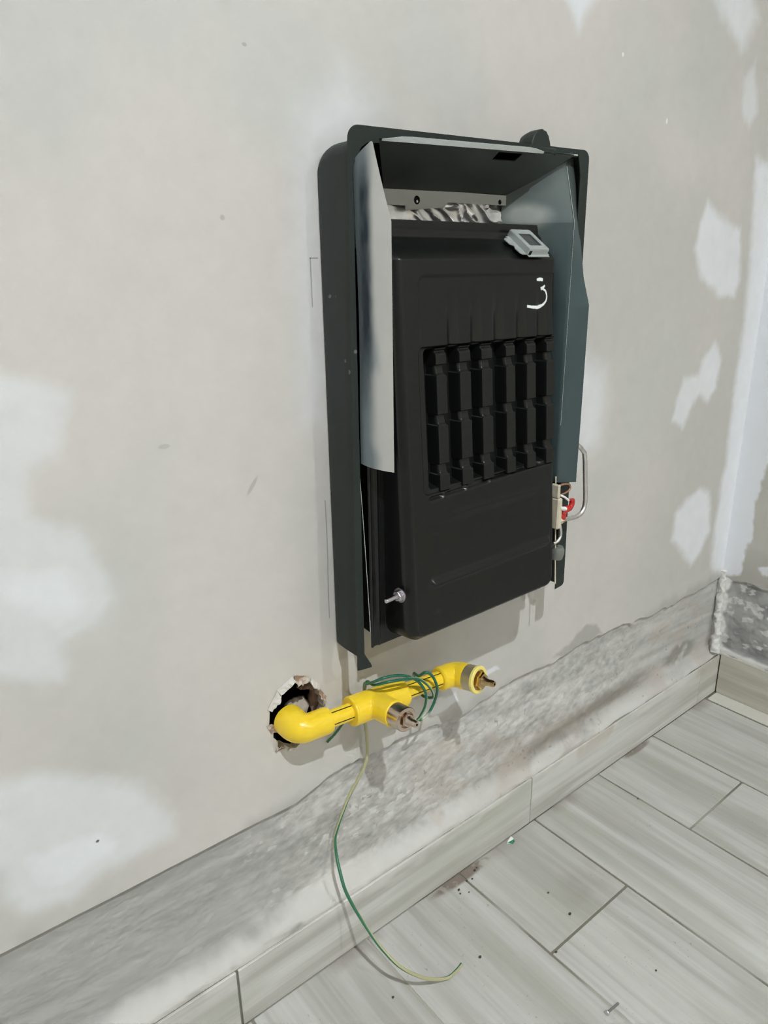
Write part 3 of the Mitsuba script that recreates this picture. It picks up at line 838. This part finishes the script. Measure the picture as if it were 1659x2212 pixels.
# fold the outline back so that the sheet has a rim
rim_v, rim_f = [], []
nx, nz = len(cxs), len(czs)
ring = [j for j in range(nx)] + [i * nx + nx - 1 for i in range(1, nz)] + [(nz - 1) * nx + j for j in range(nx - 2, -1, -1)] + [i * nx for i in range(nz - 2, 0, -1)]
rv = cm.vertices[ring] + [0, 0.012, 0]
n0 = len(cm.vertices)
for k in range(len(ring)):
    k2 = (k + 1) % len(ring)
    rim_f += [[ring[k], n0 + k, n0 + k2], [ring[k], n0 + k2, ring[k2]]]
cm = trimesh.Trimesh(np.vstack([cm.vertices, rv]), np.vstack([cm.faces, rim_f]), process=False)
put("gas_heater__combustion_chamber", cm, "enamel", smooth=40)
lab("gas_heater__combustion_chamber", "glossy black enamelled combustion chamber")

for i, (c, hw) in enumerate(zip(RC, RW)):
    top = 0.8955

    def rib_y(X, Z, c=c, hw=hw):
        y0 = face_y(Z)
        n = np.zeros_like(Z)
        sh = np.zeros_like(Z)
        for a, b in NOTCH:
            t = (a - Z) / (a - b)
            inside = (t > 0) & (t < 1)
            n = np.where(inside, 0.0048 * sm(t / 0.16) * (1 - 0.35 * np.clip((t - 0.16) / 0.50, 0, 1)) * (1 - sm((t - 0.68) / 0.32)), n)
            sh = np.where(inside, sm(t / 0.2) * sm((1 - t) / 0.1), sh)
        n += 0.0030 * np.exp(-((Z - (top - 0.0035)) / 0.0022) ** 2)
        u = np.abs(X - c - 0.0) / (hw - 0.0014 * sh)
        lip = 1 - np.clip((u - 0.80) / 0.22, 0, 1) ** 2.2
        return y0 + 0.0012 + n + (1 - lip) * (0.0175 - n)

    g = grid(np.unique(np.concatenate([np.linspace(c - hw * 1.03, c - hw * 0.78, 12), np.linspace(c - hw * 0.78, c + hw * 0.78, 12), np.linspace(c + hw * 0.78, c + hw * 1.03, 12)])), np.arange(0.7315, top + 0.0003, 0.0005), rib_y)
    put("gas_heater__combustion_chamber__rib" + (f"_{i:03d}" if i else ""), g, "enamel", smooth=True)

# chalk figure on the chamber
def chalk(pts, w, seed):
    p = spline(pts, 8)
    d = np.gradient(p, axis=0)
    d /= np.linalg.norm(d, axis=1, keepdims=True)
    nn = np.stack([-d[:, 1], d[:, 0]], 1)
    rng = np.random.default_rng(seed)
    ww = np.interp(np.linspace(0, 1, len(p)), np.linspace(0, 1, len(w)), w)
    L, R = p + nn * (ww * (0.8 + 0.5 * rng.random(len(p))))[:, None], p - nn * (ww * (0.8 + 0.5 * rng.random(len(p))))[:, None]
    q = np.stack([L, R], 1)
    yy = chamber_y(q[..., 0], q[..., 1]) - 0.0005
    return sheet(np.stack([q[..., 0], yy, q[..., 1]], -1), 0.0004)[0]


ch = cat(chalk([(0.7292, 0.9655), (0.7350, 0.9663), (0.7405, 0.9653)], [0.0012, 0.0020, 0.0016], 1),
         chalk([(0.7447, 0.9590), (0.7425, 0.9570), (0.7375, 0.9548)], [0.0008, 0.0013, 0.0018], 2),
         chalk([(0.7380, 0.9560), (0.7425, 0.9543), (0.7463, 0.9515), (0.7482, 0.9460), (0.7470, 0.9405), (0.7430, 0.9362), (0.7370, 0.9335), (0.7300, 0.9330), (0.7200, 0.9338), (0.7110, 0.9350)],
               [0.0018, 0.0012, 0.0010, 0.0009, 0.0009, 0.0013, 0.0019, 0.0020, 0.0017, 0.0014], 3))
put("gas_heater__chalk_number", ch, "chalk")
lab("gas_heater__chalk_number", "white chalk figure 3")

# sight window on the sloping shoulder
SW_A, SW_B = np.array([-0.0500, 1.0237]), np.array([-0.0835, 0.9995])      # (y, z) of its top and bottom edge
sd = (SW_B - SW_A) / np.linalg.norm(SW_B - SW_A)
sn = np.array([sd[1], -sd[0]])
if sn[0] > 0:
    sn = -sn


def on_slope(m):
    """Places a mesh given in (x, distance down the slope, height off it)."""
    v = m.vertices
    yz = SW_A + v[:, 1:2] * sd + v[:, 2:3] * sn
    w = trimesh.Trimesh(np.column_stack([v[:, 0], yz[:, 0], yz[:, 1]]), m.faces, process=False)
    return w


def ex_slope(poly, h0, h1):
    m = trimesh.creation.extrude_polygon(poly, h1 - h0, engine="earcut")
    m.apply_translation([0, 0, h0])
    return on_slope(m)


SL = float(np.linalg.norm(SW_B - SW_A))
fr = Polygon(rrect(0.7035, 0.7400, 0.0, SL, 0.003, 4), [rrect(0.7110, 0.7335, 0.0085, SL - 0.0085, 0.0015, 3)])
inn_ = Polygon(rrect(0.7035, 0.7400, 0.0, SL, 0.003, 4)).buffer(-0.0015, join_style=2)
skirt = Polygon(rrect(0.7030, 0.7405, -0.0005, SL + 0.0005, 0.003, 4), [list(inn_.exterior.coords)[:-1]])
ear = Polygon([(0.6975, 0.004), (0.7040, 0.004), (0.7040, SL - 0.001), (0.6965, SL - 0.001), (0.6935, SL - 0.004), (0.6925, SL - 0.013), (0.6950, SL - 0.016), (0.6950, SL - 0.019), (0.6905, SL - 0.021), (0.6895, 0.010), (0.6930, 0.0075), (0.6975, 0.0085)])
foot = Polygon([(0.7030, SL + 0.0005), (0.7405, SL + 0.0005), (0.7410, SL + 0.0040), (0.7025, SL + 0.0040)])
ear2 = Polygon([(0.7400, SL - 0.008), (0.7440, SL - 0.003), (0.7430, SL + 0.001), (0.7400, SL + 0.001)])
put("gas_heater__sight_window", cat(ex_slope(fr, 0.0, 0.0012), ex_slope(skirt, -0.0062, 0.0003), ex_slope(ear, -0.0066, -0.0056), ex_slope(foot, -0.0066, -0.0056), ex_slope(ear2, -0.0066, -0.0056)), "galvanised", smooth=25)
lab("gas_heater__sight_window", "small galvanised window frame")
put("gas_heater__sight_window__mica_pane", ex_slope(Polygon(rrect(0.7045, 0.7390, 0.001, SL - 0.001, 0.002, 3)), -0.0012, -0.0006), "mica")
lab("gas_heater__sight_window__mica_pane", "dark mica pane")
put("gas_heater__sight_window__notch", ex_slope(Polygon([(0.7046, SL - 0.0005), (0.7080, SL - 0.0005), (0.7080, SL + 0.0012), (0.7046, SL + 0.0012)]), -0.0052, -0.0008), "hole_dark")

# mounting stud with nut and washer on the chamber's left side
so = np.array([0.4950, -0.0870, 0.6140])
sdir = np.array([-1.0, -0.10, 0.0])
sdir /= np.linalg.norm(sdir)
put("gas_heater__mounting_stud", lathe(so, sdir, [(-0.004, 0.0006), (-0.004, 0.0030), (0.0225, 0.0030), (0.0245, 0.0024), (0.0245, 0.0001)], 20), "zinc", smooth=35)
lab("gas_heater__mounting_stud", "zinc-plated stud with nut and washer")
put("gas_heater__mounting_stud__washer", lathe(so, sdir, [(0.0, 0.001), (0.0, 0.0088), (0.0016, 0.0092), (0.0016, 0.001)], 28), "zinc", smooth=35)
put("gas_heater__mounting_stud__nut", hexnut(so + sdir * 0.0016, sdir, 0.0068, 0.0052, 0.3), "zinc")

# --- deflector: two cheeks and a sloping top, of galvanised sheet in pale and dark tones
t = np.linspace(0, 1, 24)
edge_z = np.interp
P = np.zeros((60, 24, 3))
for j, s in enumerate(t):
    # across the sheet: out of the pan, then bending towards the room
    x = 0.4630 + 0.0225 * (0.35 * s + 0.65 * s ** 1.8)
    y = -0.0605 - 0.0290 * (s ** 0.92)
    x -= 0.0016 * math.sin(math.pi * s)
    ztop = np.interp(s, [0, 0.60, 1.0], [1.0815, 1.0980, 1.0250])
    zbot = np.interp(s, [0, 1.0], [0.7755, 0.7665])
    for i, q in enumerate(np.linspace(0, 1, 60)):
        z = zbot + (ztop - zbot) * q
        P[i, j] = (x + 0.0012 * math.sin(z * 22) * (1 - s) ** 2, y, z)
mL, uvL = sheet(P, 0.0009)
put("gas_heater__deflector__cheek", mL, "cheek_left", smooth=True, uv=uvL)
lab("gas_heater__deflector__cheek", "pale grey left cheek with a soft dark band")
rows_z = [1.1130, 1.1050, 1.0340, 0.9670, 0.9320, 0.7700, 0.6890]
inn = [(0.745, -0.030), (0.735, -0.020), (0.7256, -0.012), (0.7700, -0.022), (0.780, -0.024), (0.790, -0.026), (0.796, -0.026)]
fol = [(0.8000, -0.0500), (0.8000, -0.0535), (0.8000, -0.0718), (0.8000, -0.0716), (0.8000, -0.0714), (0.8020, -0.0690), (0.8040, -0.0685)]
out = [(0.8180, -0.0500), (0.8200, -0.0500), (0.8270, -0.0590), (0.8290, -0.0705), (0.8300, -0.0815), (0.8300, -0.0815), (0.8295, -0.0815)]
zz = np.unique(np.concatenate([np.linspace(0.689, 1.113, 54), rows_z]))
P = np.zeros((len(zz), 23, 3))
for i, z in enumerate(zz):
    A, B, C = [np.array([np.interp(z, rows_z[::-1], [q[k] for q in L[::-1]]) for k in (0, 1)]) for L in (inn, fol, out)]
    for j, s in enumerate(np.linspace(0, 1, 23)):
        q = A + (B - A) * s / 0.6 if s <= 0.6 else B + (C - B) * (s - 0.6) / 0.4
        dz = -0.003 * max(0, s - 0.6) if z < 0.70 else 0
        P[i, j] = (q[0], q[1], z + dz)
mR, uvR = sheet(P, 0.0009)
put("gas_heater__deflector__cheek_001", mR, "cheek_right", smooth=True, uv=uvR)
lab("gas_heater__deflector__cheek_001", "slate-coloured right cheek with a folded flange")
fold = np.array([(np.interp(z, rows_z[::-1], [q[0] for q in fol[::-1]]) + 0.0002, np.interp(z, rows_z[::-1], [q[1] for q in fol[::-1]]) - 0.0004, z) for z in np.linspace(0.772, 1.100, 60)])
put("gas_heater__deflector__fold_highlight", tube(fold, 0.00042, 6), "galvanised", smooth=True)  # highlight along the fold, put in as a thin bright strip
lab("gas_heater__deflector__fold_highlight", "thin bright highlight line added along the fold")

BKL, BKR = np.array([0.5350, -0.0170, 1.0630]), np.array([0.7290, -0.0140, 1.0635])
FRL, FRR = np.array([0.4790, -0.0800, 1.0990]), np.array([0.8030, -0.0640, 1.1118])


def hood_pt(a, b):      # a across, b from back to front
    p = (BKL * (1 - a) + BKR * a) * (1 - b) + (FRL * (1 - a) + FRR * a) * b
    p = p.copy()
    p[2] -= 0.004 * math.sin(math.pi * b) * 0.4
    return p


# the top panel, with its slot cut out near the right front
A0, A1, B0, B1 = 0.565, 0.700, 0.80, 0.95
aa = np.unique(np.concatenate([np.linspace(0, 1, 24), [A0, A1]]))
bb = np.unique(np.concatenate([np.linspace(0, 1, 16), [B0, B1]]))
HV = np.array([[hood_pt(a, b) for a in aa] for b in bb]).reshape(-1, 3)
HF = []
for i in range(len(bb) - 1):
    for j in range(len(aa) - 1):
        am, bmid = (aa[j] + aa[j + 1]) / 2, (bb[i] + bb[i + 1]) / 2
        if A0 < am < A1 and B0 < bmid < B1:
            continue
        k = i * len(aa) + j
        n_ = len(aa)
        HF += [[k, k + 1, k + n_ + 1], [k, k + n_ + 1, k + n_]]
HF = np.array(HF)
top2 = HV + [0, 0, 0.0009]
hm = trimesh.Trimesh(np.vstack([HV, top2]), np.vstack([HF[:, ::-1], HF + len(HV)]), process=False)
put("gas_heater__deflector__top_panel", hm, "hood_sheet", smooth=30)
lab("gas_heater__deflector__top_panel", "dark sloping top panel with a slot")
# front lip turned up along the top panel's edge
L = []
for a in np.linspace(0.01, 0.80, 20):
    p = hood_pt(a, 1.0)
    h = 0.0055 * min(1, a / 0.12 + 0.15) * min(1, (0.84 - a) / 0.10)
    L.append([p + [0, -0.0006, -0.0010], p + [0, -0.0012, -0.0010 + h * 0.5], p + [0, -0.0016, -0.0010 + h]])
put("gas_heater__deflector__front_lip", sheet(np.array(L), 0.0010)[0], "galvanised", smooth=30)
lab("gas_heater__deflector__front_lip", "bare grey front lip")
# --- behind the opening: foil and the grey mounting strip with its holes
fx, fz = np.arange(0.522, 0.7475, 0.0011), np.arange(1.018, 1.0645, 0.0008)


def foil_y(X, Z):
    P = np.stack([X, Z, 0 * X], -1)
    w = 0.010 * (nfbm(P * [40, 40, 1], 2, 5) - 0.5)
    creases = 0.0
    for k, (ang, fr_, seed) in enumerate(((0.9, 95, 2), (0.35, 60, 7), (1.35, 80, 11))):
        s = (X + w) * math.cos(ang) + (Z - 1.04 + w) * math.sin(ang)
        r = 1 - np.abs(2 * nnoise(np.stack([s * fr_, (Z - X) * 12 + seed, 0 * s + seed], -1), seed) - 1)
        creases = creases + r ** 3
    amp = 0.0003 + 0.0034 * sm((X - 0.565) / 0.05)
    return -0.0100 - amp * creases + 0.0025 * (nfbm(P * [22, 30, 1], 3, 9) - 0.5)


put("gas_heater__foil_lining", grid(fx, fz, foil_y), "foil", smooth=38)
lab("gas_heater__foil_lining", "crinkled aluminium foil lining")
strip = Polygon([(0.5200, 1.0480), (0.5640, 1.0480), (0.5640, 1.0432), (0.6230, 1.0480), (0.6300, 1.0540), (0.7300, 1.0545), (0.7300, 1.0660), (0.5200, 1.0660)])
from shapely.geometry import Point
strip = strip.difference(Point(0.5815, 1.0545).buffer(0.0046, 20)).difference(Point(0.7190, 1.0580).buffer(0.0030, 16))
put("gas_heater__mounting_strip", extrude_xz(strip, -0.0190, -0.0178), "bracket_grey")
lab("gas_heater__mounting_strip", "grey punched mounting strip")
for i, (x, z, r) in enumerate(((0.5815, 1.0545, 0.0056), (0.7190, 1.0580, 0.004))):
    put("gas_heater__mounting_strip__hole_back" + (f"_{i:03d}" if i else ""), lathe((x, -0.0165, z), (0, -1, 0), [(0, 0.0001), (0, r)], 20), "hole_dark")
put("gas_heater__foil_lining__screw", lathe((0.6985, -0.0150, 1.0530), (0, -1, 0), [(0.0, 0.001), (0.0, 0.0044), (0.0018, 0.0040), (0.0028, 0.0026), (0.0030, 0.0001)], 20), "zinc", smooth=30)
put("gas_heater__mounting_strip__screw", lathe((0.5828, -0.0170, 1.0532), (0.1, -1, 0.1), [(0.0, 0.001), (0.0, 0.0020), (0.0012, 0.0016), (0.0015, 0.0001)], 14), "zinc", smooth=30)

# --- gas gear on the heater's right side
put("gas_heater__gas_tube", tube(spline([(0.8250, -0.0740, 0.7450), (0.8350, -0.078, 0.7390), (0.8443, -0.078, 0.7317), (0.8509, -0.078, 0.7218), (0.8563, -0.078, 0.6861), (0.8605, -0.078, 0.6510), (0.8555, -0.078, 0.6370), (0.8438, -0.078, 0.6320), (0.8252, -0.078, 0.6323), (0.8089, -0.078, 0.6346)], 12), 0.0033, 20), "aluminium", smooth=True)
lab("gas_heater__gas_tube", "bent aluminium gas tube")
vb = cat(box(0.7900, 0.8000, -0.084, -0.066, 0.6240, 0.6700, 0.002), box(0.7905, 0.7960, -0.082, -0.068, 0.670, 0.690, 0.0015), lathe((0.797, -0.0780, 0.6355), (1, 0, 0), [(0, 0.001), (0, 0.0064), (0.009, 0.0064), (0.009, 0.001)], 6))
put("gas_heater__gas_valve", vb, "ivory", smooth=25)
lab("gas_heater__gas_valve", "cream and brass gas valve block")
put("gas_heater__gas_valve__nut", hexnut((0.8040, -0.0780, 0.6350), (1, 0, 0), 0.0060, 0.0065, 0.2), "copper")
lev = [(0.8040, -0.080, 0.6440), (0.8090, -0.080, 0.6490), (0.8160, -0.080, 0.6495), (0.8225, -0.080, 0.6505), (0.8262, -0.080, 0.6560), (0.8252, -0.080, 0.6620)]
put("gas_heater__gas_valve__red_lever", cat(tube(spline(lev, 8), np.interp(np.arange(41), [0, 10, 25, 40], [0.0060, 0.0052, 0.0040, 0.0040]), 16), lump((0.8055, -0.0795, 0.6420), (0.0060, 0.006, 0.0085), 4, 2, 0.08)), "red_plastic", smooth=40)
lab("gas_heater__gas_valve__red_lever", "red plastic hook-shaped lever")
put("gas_heater__gas_valve__insulator", lathe((0.7975, -0.0830, 0.6550), (0.6, -1, 0), [(0, 0.0001), (0.0, 0.0030), (0.005, 0.0032), (0.008, 0.002), (0.0085, 0.0001)], 18), "white_ceramic", smooth=35)
put("gas_heater__thermocouple", tube(spline([(0.7932, -0.078, 0.6879), (0.8056, -0.080, 0.6890), (0.8165, -0.080, 0.6860), (0.8200, -0.079, 0.6795), (0.8140, -0.079, 0.6757), (0.8030, -0.078, 0.6735), (0.7940, -0.078, 0.6742)], 10), 0.0016, 12), "copper", smooth=True)
lab("gas_heater__thermocouple", "curled copper thermocouple lead")
put("gas_heater__thermocouple__lead", tube(spline([(0.7985, -0.079, 0.6735), (0.8076, -0.080, 0.6690), (0.8168, -0.081, 0.6620)], 10), 0.0017, 12), "white_ceramic", smooth=True)
put("gas_heater__pilot_tube", tube(spline([(0.8019, -0.078, 0.6305), (0.8062, -0.078, 0.6188), (0.8065, -0.078, 0.6095), (0.8010, -0.078, 0.6030), (0.7920, -0.077, 0.6010)], 10), 0.0025, 16), "aluminium", smooth=True)
lab("gas_heater__pilot_tube", "thin curved pilot tube")
put("gas_heater__regulator", cat(lathe((0.8065, -0.074, 0.5730), (0, 0, 1), [(0, 0.001), (0, 0.0080), (0.008, 0.0105), (0.014, 0.0105), (0.019, 0.0085), (0.019, 0.001)], 28)), "grey_green", smooth=30)
lab("gas_heater__regulator", "grey-green round regulator")
edge = np.array([(0.7990 + 0.0012 * t, -0.0690 - 0.010 * t, 0.6990 - 0.163 * t) for t in np.linspace(0, 1, 24)])
put("gas_heater__combustion_chamber__seam", tube(edge, 0.0011, 8), "ivory", smooth=True)
lab("gas_heater__combustion_chamber__seam", "pale seam down the chamber's right edge")
lab("gas_heater", "black wall-hung gas heater with its cover removed", "heater")

# ------------------------------------------------------------------ yellow gas pipe under the heater
EA = np.array([0.3790, -0.0325, 0.4490])
PD = np.array([0.5660 - 0.3731, -0.0100, 0.4462 - 0.4560])
PD /= np.linalg.norm(PD)
at = lambda s: EA + PD * s
bend1 = []
for a in np.linspace(0, math.pi / 2, 14):
    bend1.append(EA + 0.016 * ((1 - math.sin(a)) * np.array([0, 1.0, 0]) + (1 - math.cos(a)) * PD) - 0 * PD)


def elbow(c, d0, d1, rb, l0, l1, r0, r1):
    """Bent fitting: from c + d0*l0 round the corner to c + d1*l1."""
    d0, d1 = np.asarray(d0, float), np.asarray(d1, float)
    p = [c + d0 * l0, c + d0 * (l0 - 0.002)]
    rr = [r0 - 0.0022, r0]
    for a in np.linspace(0, 1, 16):
        q = (1 - a) ** 2 * (c + d0 * rb) + 2 * a * (1 - a) * c + a ** 2 * (c + d1 * rb)
        p.append(q)
        rr.append(r0 + (r1 - r0) * a)
    p += [c + d1 * (l1 - 0.0035), c + d1 * (l1 - 0.001), c + d1 * l1]
    rr += [r1, r1 - 0.0008, r1 - 0.0035]
    return tube(np.array(p), rr, 40)


put("gas_pipe__elbow", elbow(EA, (0, 1, 0), PD, 0.014, 0.031, 0.0410, 0.0200, 0.0168), "yellow_plastic", smooth=40)
lab("gas_pipe__elbow", "yellow elbow coming out of the wall")


def pipe(a, b, r=0.0112):
    return lathe(a, np.asarray(b) - np.asarray(a), [(0, 0.001), (0, r), (float(np.linalg.norm(np.asarray(b) - np.asarray(a))), r), (float(np.linalg.norm(np.asarray(b) - np.asarray(a))), 0.001)], 36)


def lines(a, b, r, angs):
    """Printed lines along a pipe, at these angles about its axis (0 = towards the room, 90 = up)."""
    a, b = np.asarray(a), np.asarray(b)
    d = (b - a) / np.linalg.norm(b - a)
    f = np.array([0, -1.0, 0]) - d * -d[1]
    f /= np.linalg.norm(f)
    u = np.cross(f, d)
    if u[2] < 0:
        u = -u
    out = []
    for g in np.radians(angs):
        P = np.array([[q + (r + 0.00025) * (math.cos(g + e) * f + math.sin(g + e) * u) for e in (-0.05, 0, 0.05)] for q in (a, (a + b) / 2, b)])
        out.append(sheet(P, 0.0003)[0])
    return cat(*out)


TC = at(0.1085)                     # tee centre
put("gas_pipe__pipe", pipe(at(0.030), at(0.080)), "yellow_plastic", smooth=40)
put("gas_pipe__pipe__printed_lines", lines(at(0.0405), at(0.0745), 0.0112, (72, -8)), "ink")
BD = np.array([0.03, -1.0, 0.12])
BD /= np.linalg.norm(BD)
tee = mcyl(at(0.0725), at(0.1575), 0.0193) + mcyl(TC + PD * 0.001, TC + PD * 0.001 + BD * 0.0440, 0.0175)
tee = soften(tee, 0.0024, 16)
put("gas_pipe__tee", tee, "yellow_plastic", smooth=60)
lab("gas_pipe__tee", "yellow tee with its branch facing the room")
TB = TC + PD * 0.001 + BD * 0.0425
put("gas_pipe__brass_insert", lathe(TB, BD, [(-0.002, 0.001), (-0.002, 0.0152), (0.0, 0.0158), (0.0210, 0.0158), (0.0222, 0.0150), (0.0222, 0.0110), (0.0180, 0.0105), (0.0180, 0.0001)], 48), "nickel_brass", smooth=35)
lab("gas_pipe__brass_insert", "shiny nickel-coloured threaded insert in the tee")
put("gas_pipe__brass_insert__hose_nozzle", cat(hexnut(TB + BD * 0.0175, BD, 0.0092, 0.0080, 0.4), lathe(TB + BD * 0.0255, BD, [(0, 0.001), (0, 0.0060), (0.003, 0.0048), (0.009, 0.0042), (0.0095, 0.0048), (0.013, 0.0044), (0.0155, 0.0034), (0.0155, 0.0016), (0.010, 0.0016)], 24)), "nickel_brass", smooth=28)
put("gas_pipe__pipe_001", pipe(at(0.150), at(0.236)), "yellow_plastic", smooth=40)
put("gas_pipe__pipe_001__printed_lines", lines(at(0.159), at(0.2275), 0.0112, (72, -8)), "ink")
E2 = at(0.2500)
ND = np.array([0.20, -1.0, 0.12])
ND /= np.linalg.norm(ND)
put("gas_pipe__elbow_001", elbow(E2, -PD, ND, 0.014, 0.0300, 0.0240, 0.0168, 0.0185), "yellow_plastic", smooth=40)
lab("gas_pipe__elbow_001", "yellow end elbow turned to the room")
NB = E2 + ND * 0.0225
put("gas_pipe__brass_insert_001", lathe(NB, ND, [(-0.002, 0.001), (-0.002, 0.0176), (0.0, 0.0182), (0.0160, 0.0182), (0.0160, 0.001)], 48), "brass_pale", smooth=35)
lab("gas_pipe__brass_insert_001", "dull brass insert with a yellow rim")
put("gas_pipe__brass_insert_001__rim", lathe(NB + ND * 0.0140, ND, [(0, 0.0135), (0, 0.0192), (0.0010, 0.0196), (0.0040, 0.0196), (0.0050, 0.0188), (0.0050, 0.0146), (0.0020, 0.0142)], 44), "yellow_pale", smooth=35)
put("gas_pipe__brass_insert_001__hose_nozzle", cat(lathe(NB + ND * 0.0160, ND, [(0, 0.0001), (0, 0.0144), (0.0005, 0.0144), (0.0005, 0.0001)], 30), hexnut(NB + ND * 0.0160, ND, 0.0120, 0.0100, 0.2), lathe(NB + ND * 0.026, ND, [(0, 0.001), (0, 0.0072), (0.004, 0.0052), (0.010, 0.0044), (0.0105, 0.0050), (0.0150, 0.0046), (0.0175, 0.0036), (0.0175, 0.0018), (0.010, 0.0018)], 24)), "brass", smooth=28)
lab("gas_pipe", "yellow plastic gas pipe with two brass outlets coming out of the wall hole", "pipe")

# ------------------------------------------------------------------ earth wire hanging from the pipe
main = [(0.4880, -0.0105, 0.4340), (0.4895, -0.0110, 0.4120), (0.4925, -0.0120, 0.3980), (0.4950, -0.0125, 0.3700), (0.4935, -0.0125, 0.3400), (0.4833, -0.0105, 0.3162), (0.4700, -0.0060, 0.2930), (0.4588, -0.0040, 0.2702), (0.4452, -0.0030, 0.2394), (0.4406, -0.0035, 0.2227), (0.4367, -0.012, 0.2040), (0.4315, -0.027, 0.1905), (0.4290, -0.041, 0.1735), (0.4340, -0.052, 0.1500), (0.4395, -0.0680, 0.1290),
        (0.4429, -0.0882, 0.1143), (0.4456, -0.1048, 0.1066), (0.4537, -0.1243, 0.0936), (0.4706, -0.1380, 0.0766), (0.4953, -0.1434, 0.0536), (0.5239, -0.1459, 0.0348), (0.5384, -0.1495, 0.0400), (0.5484, -0.1512, 0.0476)]
wm, wuv = tube(spline(main, 10), 0.0023, 14, with_uv=True)
put("earth_wire__strand", wm, "wire_pvc", smooth=True, uv=wuv)
loop = [(0.4870, -0.0215, 0.4510), (0.4832, -0.0280, 0.4676), (0.4768, -0.0410, 0.4760), (0.4746, -0.0560, 0.4872), (0.4832, -0.0660, 0.4945), (0.5010, -0.0690, 0.4928), (0.5218, -0.0690, 0.4832), (0.5409, -0.0680, 0.4669), (0.5533, -0.0670, 0.4466), (0.5551, -0.0650, 0.4262), (0.5496, -0.0610, 0.4092), (0.5472, -0.0590, 0.4048),
        (0.5556, -0.0580, 0.4006), (0.5692, -0.0580, 0.4064), (0.5766, -0.0610, 0.4238), (0.5751, -0.0660, 0.4457), (0.5656, -0.0670, 0.4663), (0.5560, -0.0640, 0.4740), (0.5535, -0.0540, 0.4645), (0.5590, -0.0400, 0.4590), (0.5660, -0.0340, 0.4470), (0.5690, -0.0390, 0.4345), (0.5640, -0.0520, 0.4310), (0.5690, -0.0650, 0.4340),
        (0.5605, -0.0690, 0.4516), (0.5391, -0.0700, 0.4734), (0.5131, -0.0715, 0.4837), (0.4883, -0.0690, 0.4884), (0.4780, -0.0530, 0.4800), (0.4832, -0.0330, 0.4730), (0.4880, -0.0225, 0.4560)]
loop = np.array(loop)
loop = loop + [0.0063, 0.0085, -0.0066] + 0.0022 * (lambda q: q / np.linalg.norm(q, axis=1, keepdims=True))((loop - [0, -0.0457, 0.4505]) * [0, 1, 1])
lm_, luv = tube(spline(loop, 10), 0.0019, 14, with_uv=True)
put("earth_wire__loop", lm_, "wire_loop", smooth=True, uv=luv)
stub, suv = tube(spline([(0.4630, -0.0175, 0.4250), (0.4530, -0.0150, 0.4150), (0.4450, -0.0110, 0.4030), (0.4365, -0.0030, 0.3885)], 10), 0.0019, 14, with_uv=True)
put("earth_wire__cut_end", stub, "wire_pvc", smooth=True, uv=suv)
lab("earth_wire", "green and yellow wire looped round the yellow pipe and trailing to the floor", "wire")

# ------------------------------------------------------------------ small things on the floor
sc = np.array([0.7866, -0.0300, ZF])
wedge = trimesh.convex.convex_hull(np.array([(-0.0075, 0.001, 0.000), (0.004, 0.0045, 0.0), (0.0062, -0.004, 0.0), (0.0, -0.0065, 0.0), (-0.006, 0.001, 0.0042), (0.0045, 0.0032, 0.0075), (0.0058, -0.0010, 0.0062)]) + sc)
put("wire_offcut__sleeve", wedge, "scrap_white")
put("wire_offcut__core", trimesh.convex.convex_hull(np.array([(-0.0068, -0.0006, 0.0030), (0.0052, -0.0030, 0.0048), (0.0066, -0.0048, 0.0010), (-0.001, -0.0070, 0.0010)]) + sc), "scrap_green")
lab("wire_offcut__core", "dark green inside")
lab("wire_offcut", "tiny white and green plastic offcut on the floor against the skirting", "offcut")
s0, s1 = np.array([0.6540, -0.3182, ZF + 0.0036]), np.array([0.6800, -0.3195, ZF + 0.0018])
put("screw__head", lathe(s0, s1 - s0, [(-0.0008, 0.0001), (-0.0006, 0.0030), (0.0006, 0.0036), (0.0026, 0.0018), (0.0026, 0.0001)], 18), "zinc", smooth=30)
L = np.linalg.norm(s1 - s0)
put("screw__shank", lathe(s0, s1 - s0, [(0.002, 0.001)] + [(0.003 + q, 0.0017 - 0.0005 * (k % 2) - 0.0008 * max(0, q / L - 0.8) * 5 * 0.8) for k, q in enumerate(np.arange(0, L - 0.004, 0.0006))] + [(L, 0.0001)], 14), "grey_green", smooth=20)
lab("screw", "small loose metal screw lying on the floor plank at the bottom of the photo", "screw")
CR = [(0.7513, -0.1416, 0.0014), (0.7453, -0.1886, 0.0020), (0.6766, -0.2163, 0.0016), (0.5853, -0.1515, 0.0019), (0.4490, -0.1179, 0.0015), (0.6778, -0.0447, 0.0014), (0.6452, -0.0466, 0.0018), (1.0511, -0.1115, 0.0016), (0.7621, -0.3248, 0.0013), (0.6418, -0.0532, 0.0012), (0.655, -0.060, 0.0011), (0.6935, -0.0350, 0.0017), (0.700, -0.0330, 0.0012), (0.6680, -0.0420, 0.0013)]
CL = ["nearer of two on the plank out from the offcut", "larger and further of two on the plank out from the offcut", "at the cross joint between two planks", "on the plank just past the free end of the wire",
      "below the bend of the wire", "right beside the brown dirt streak", "largest beside the brown dirt streak", "on the far plank towards the right wall", "alone on the plank beyond the cross joint",
      "smaller of a pair below the dirt streak", "outermost of a pair below the dirt streak", "larger of two between dirt streak and offcut", "smaller of two between dirt streak and offcut", "off the end of the brown dirt streak"]
for i, (x, y, r) in enumerate(CR):
    key = "dirt_crumb" + (f"_{i:03d}" if i else "")
    put(key, lump((x, y, ZF + 0.6 * r), (r * 1.25, r, r * 0.75), 20 + i, 1, 0.3), "dirt", smooth=40)
    lab(key, "dark crumb of dirt " + CL[i], "crumb", group="dirt crumbs on the floor")
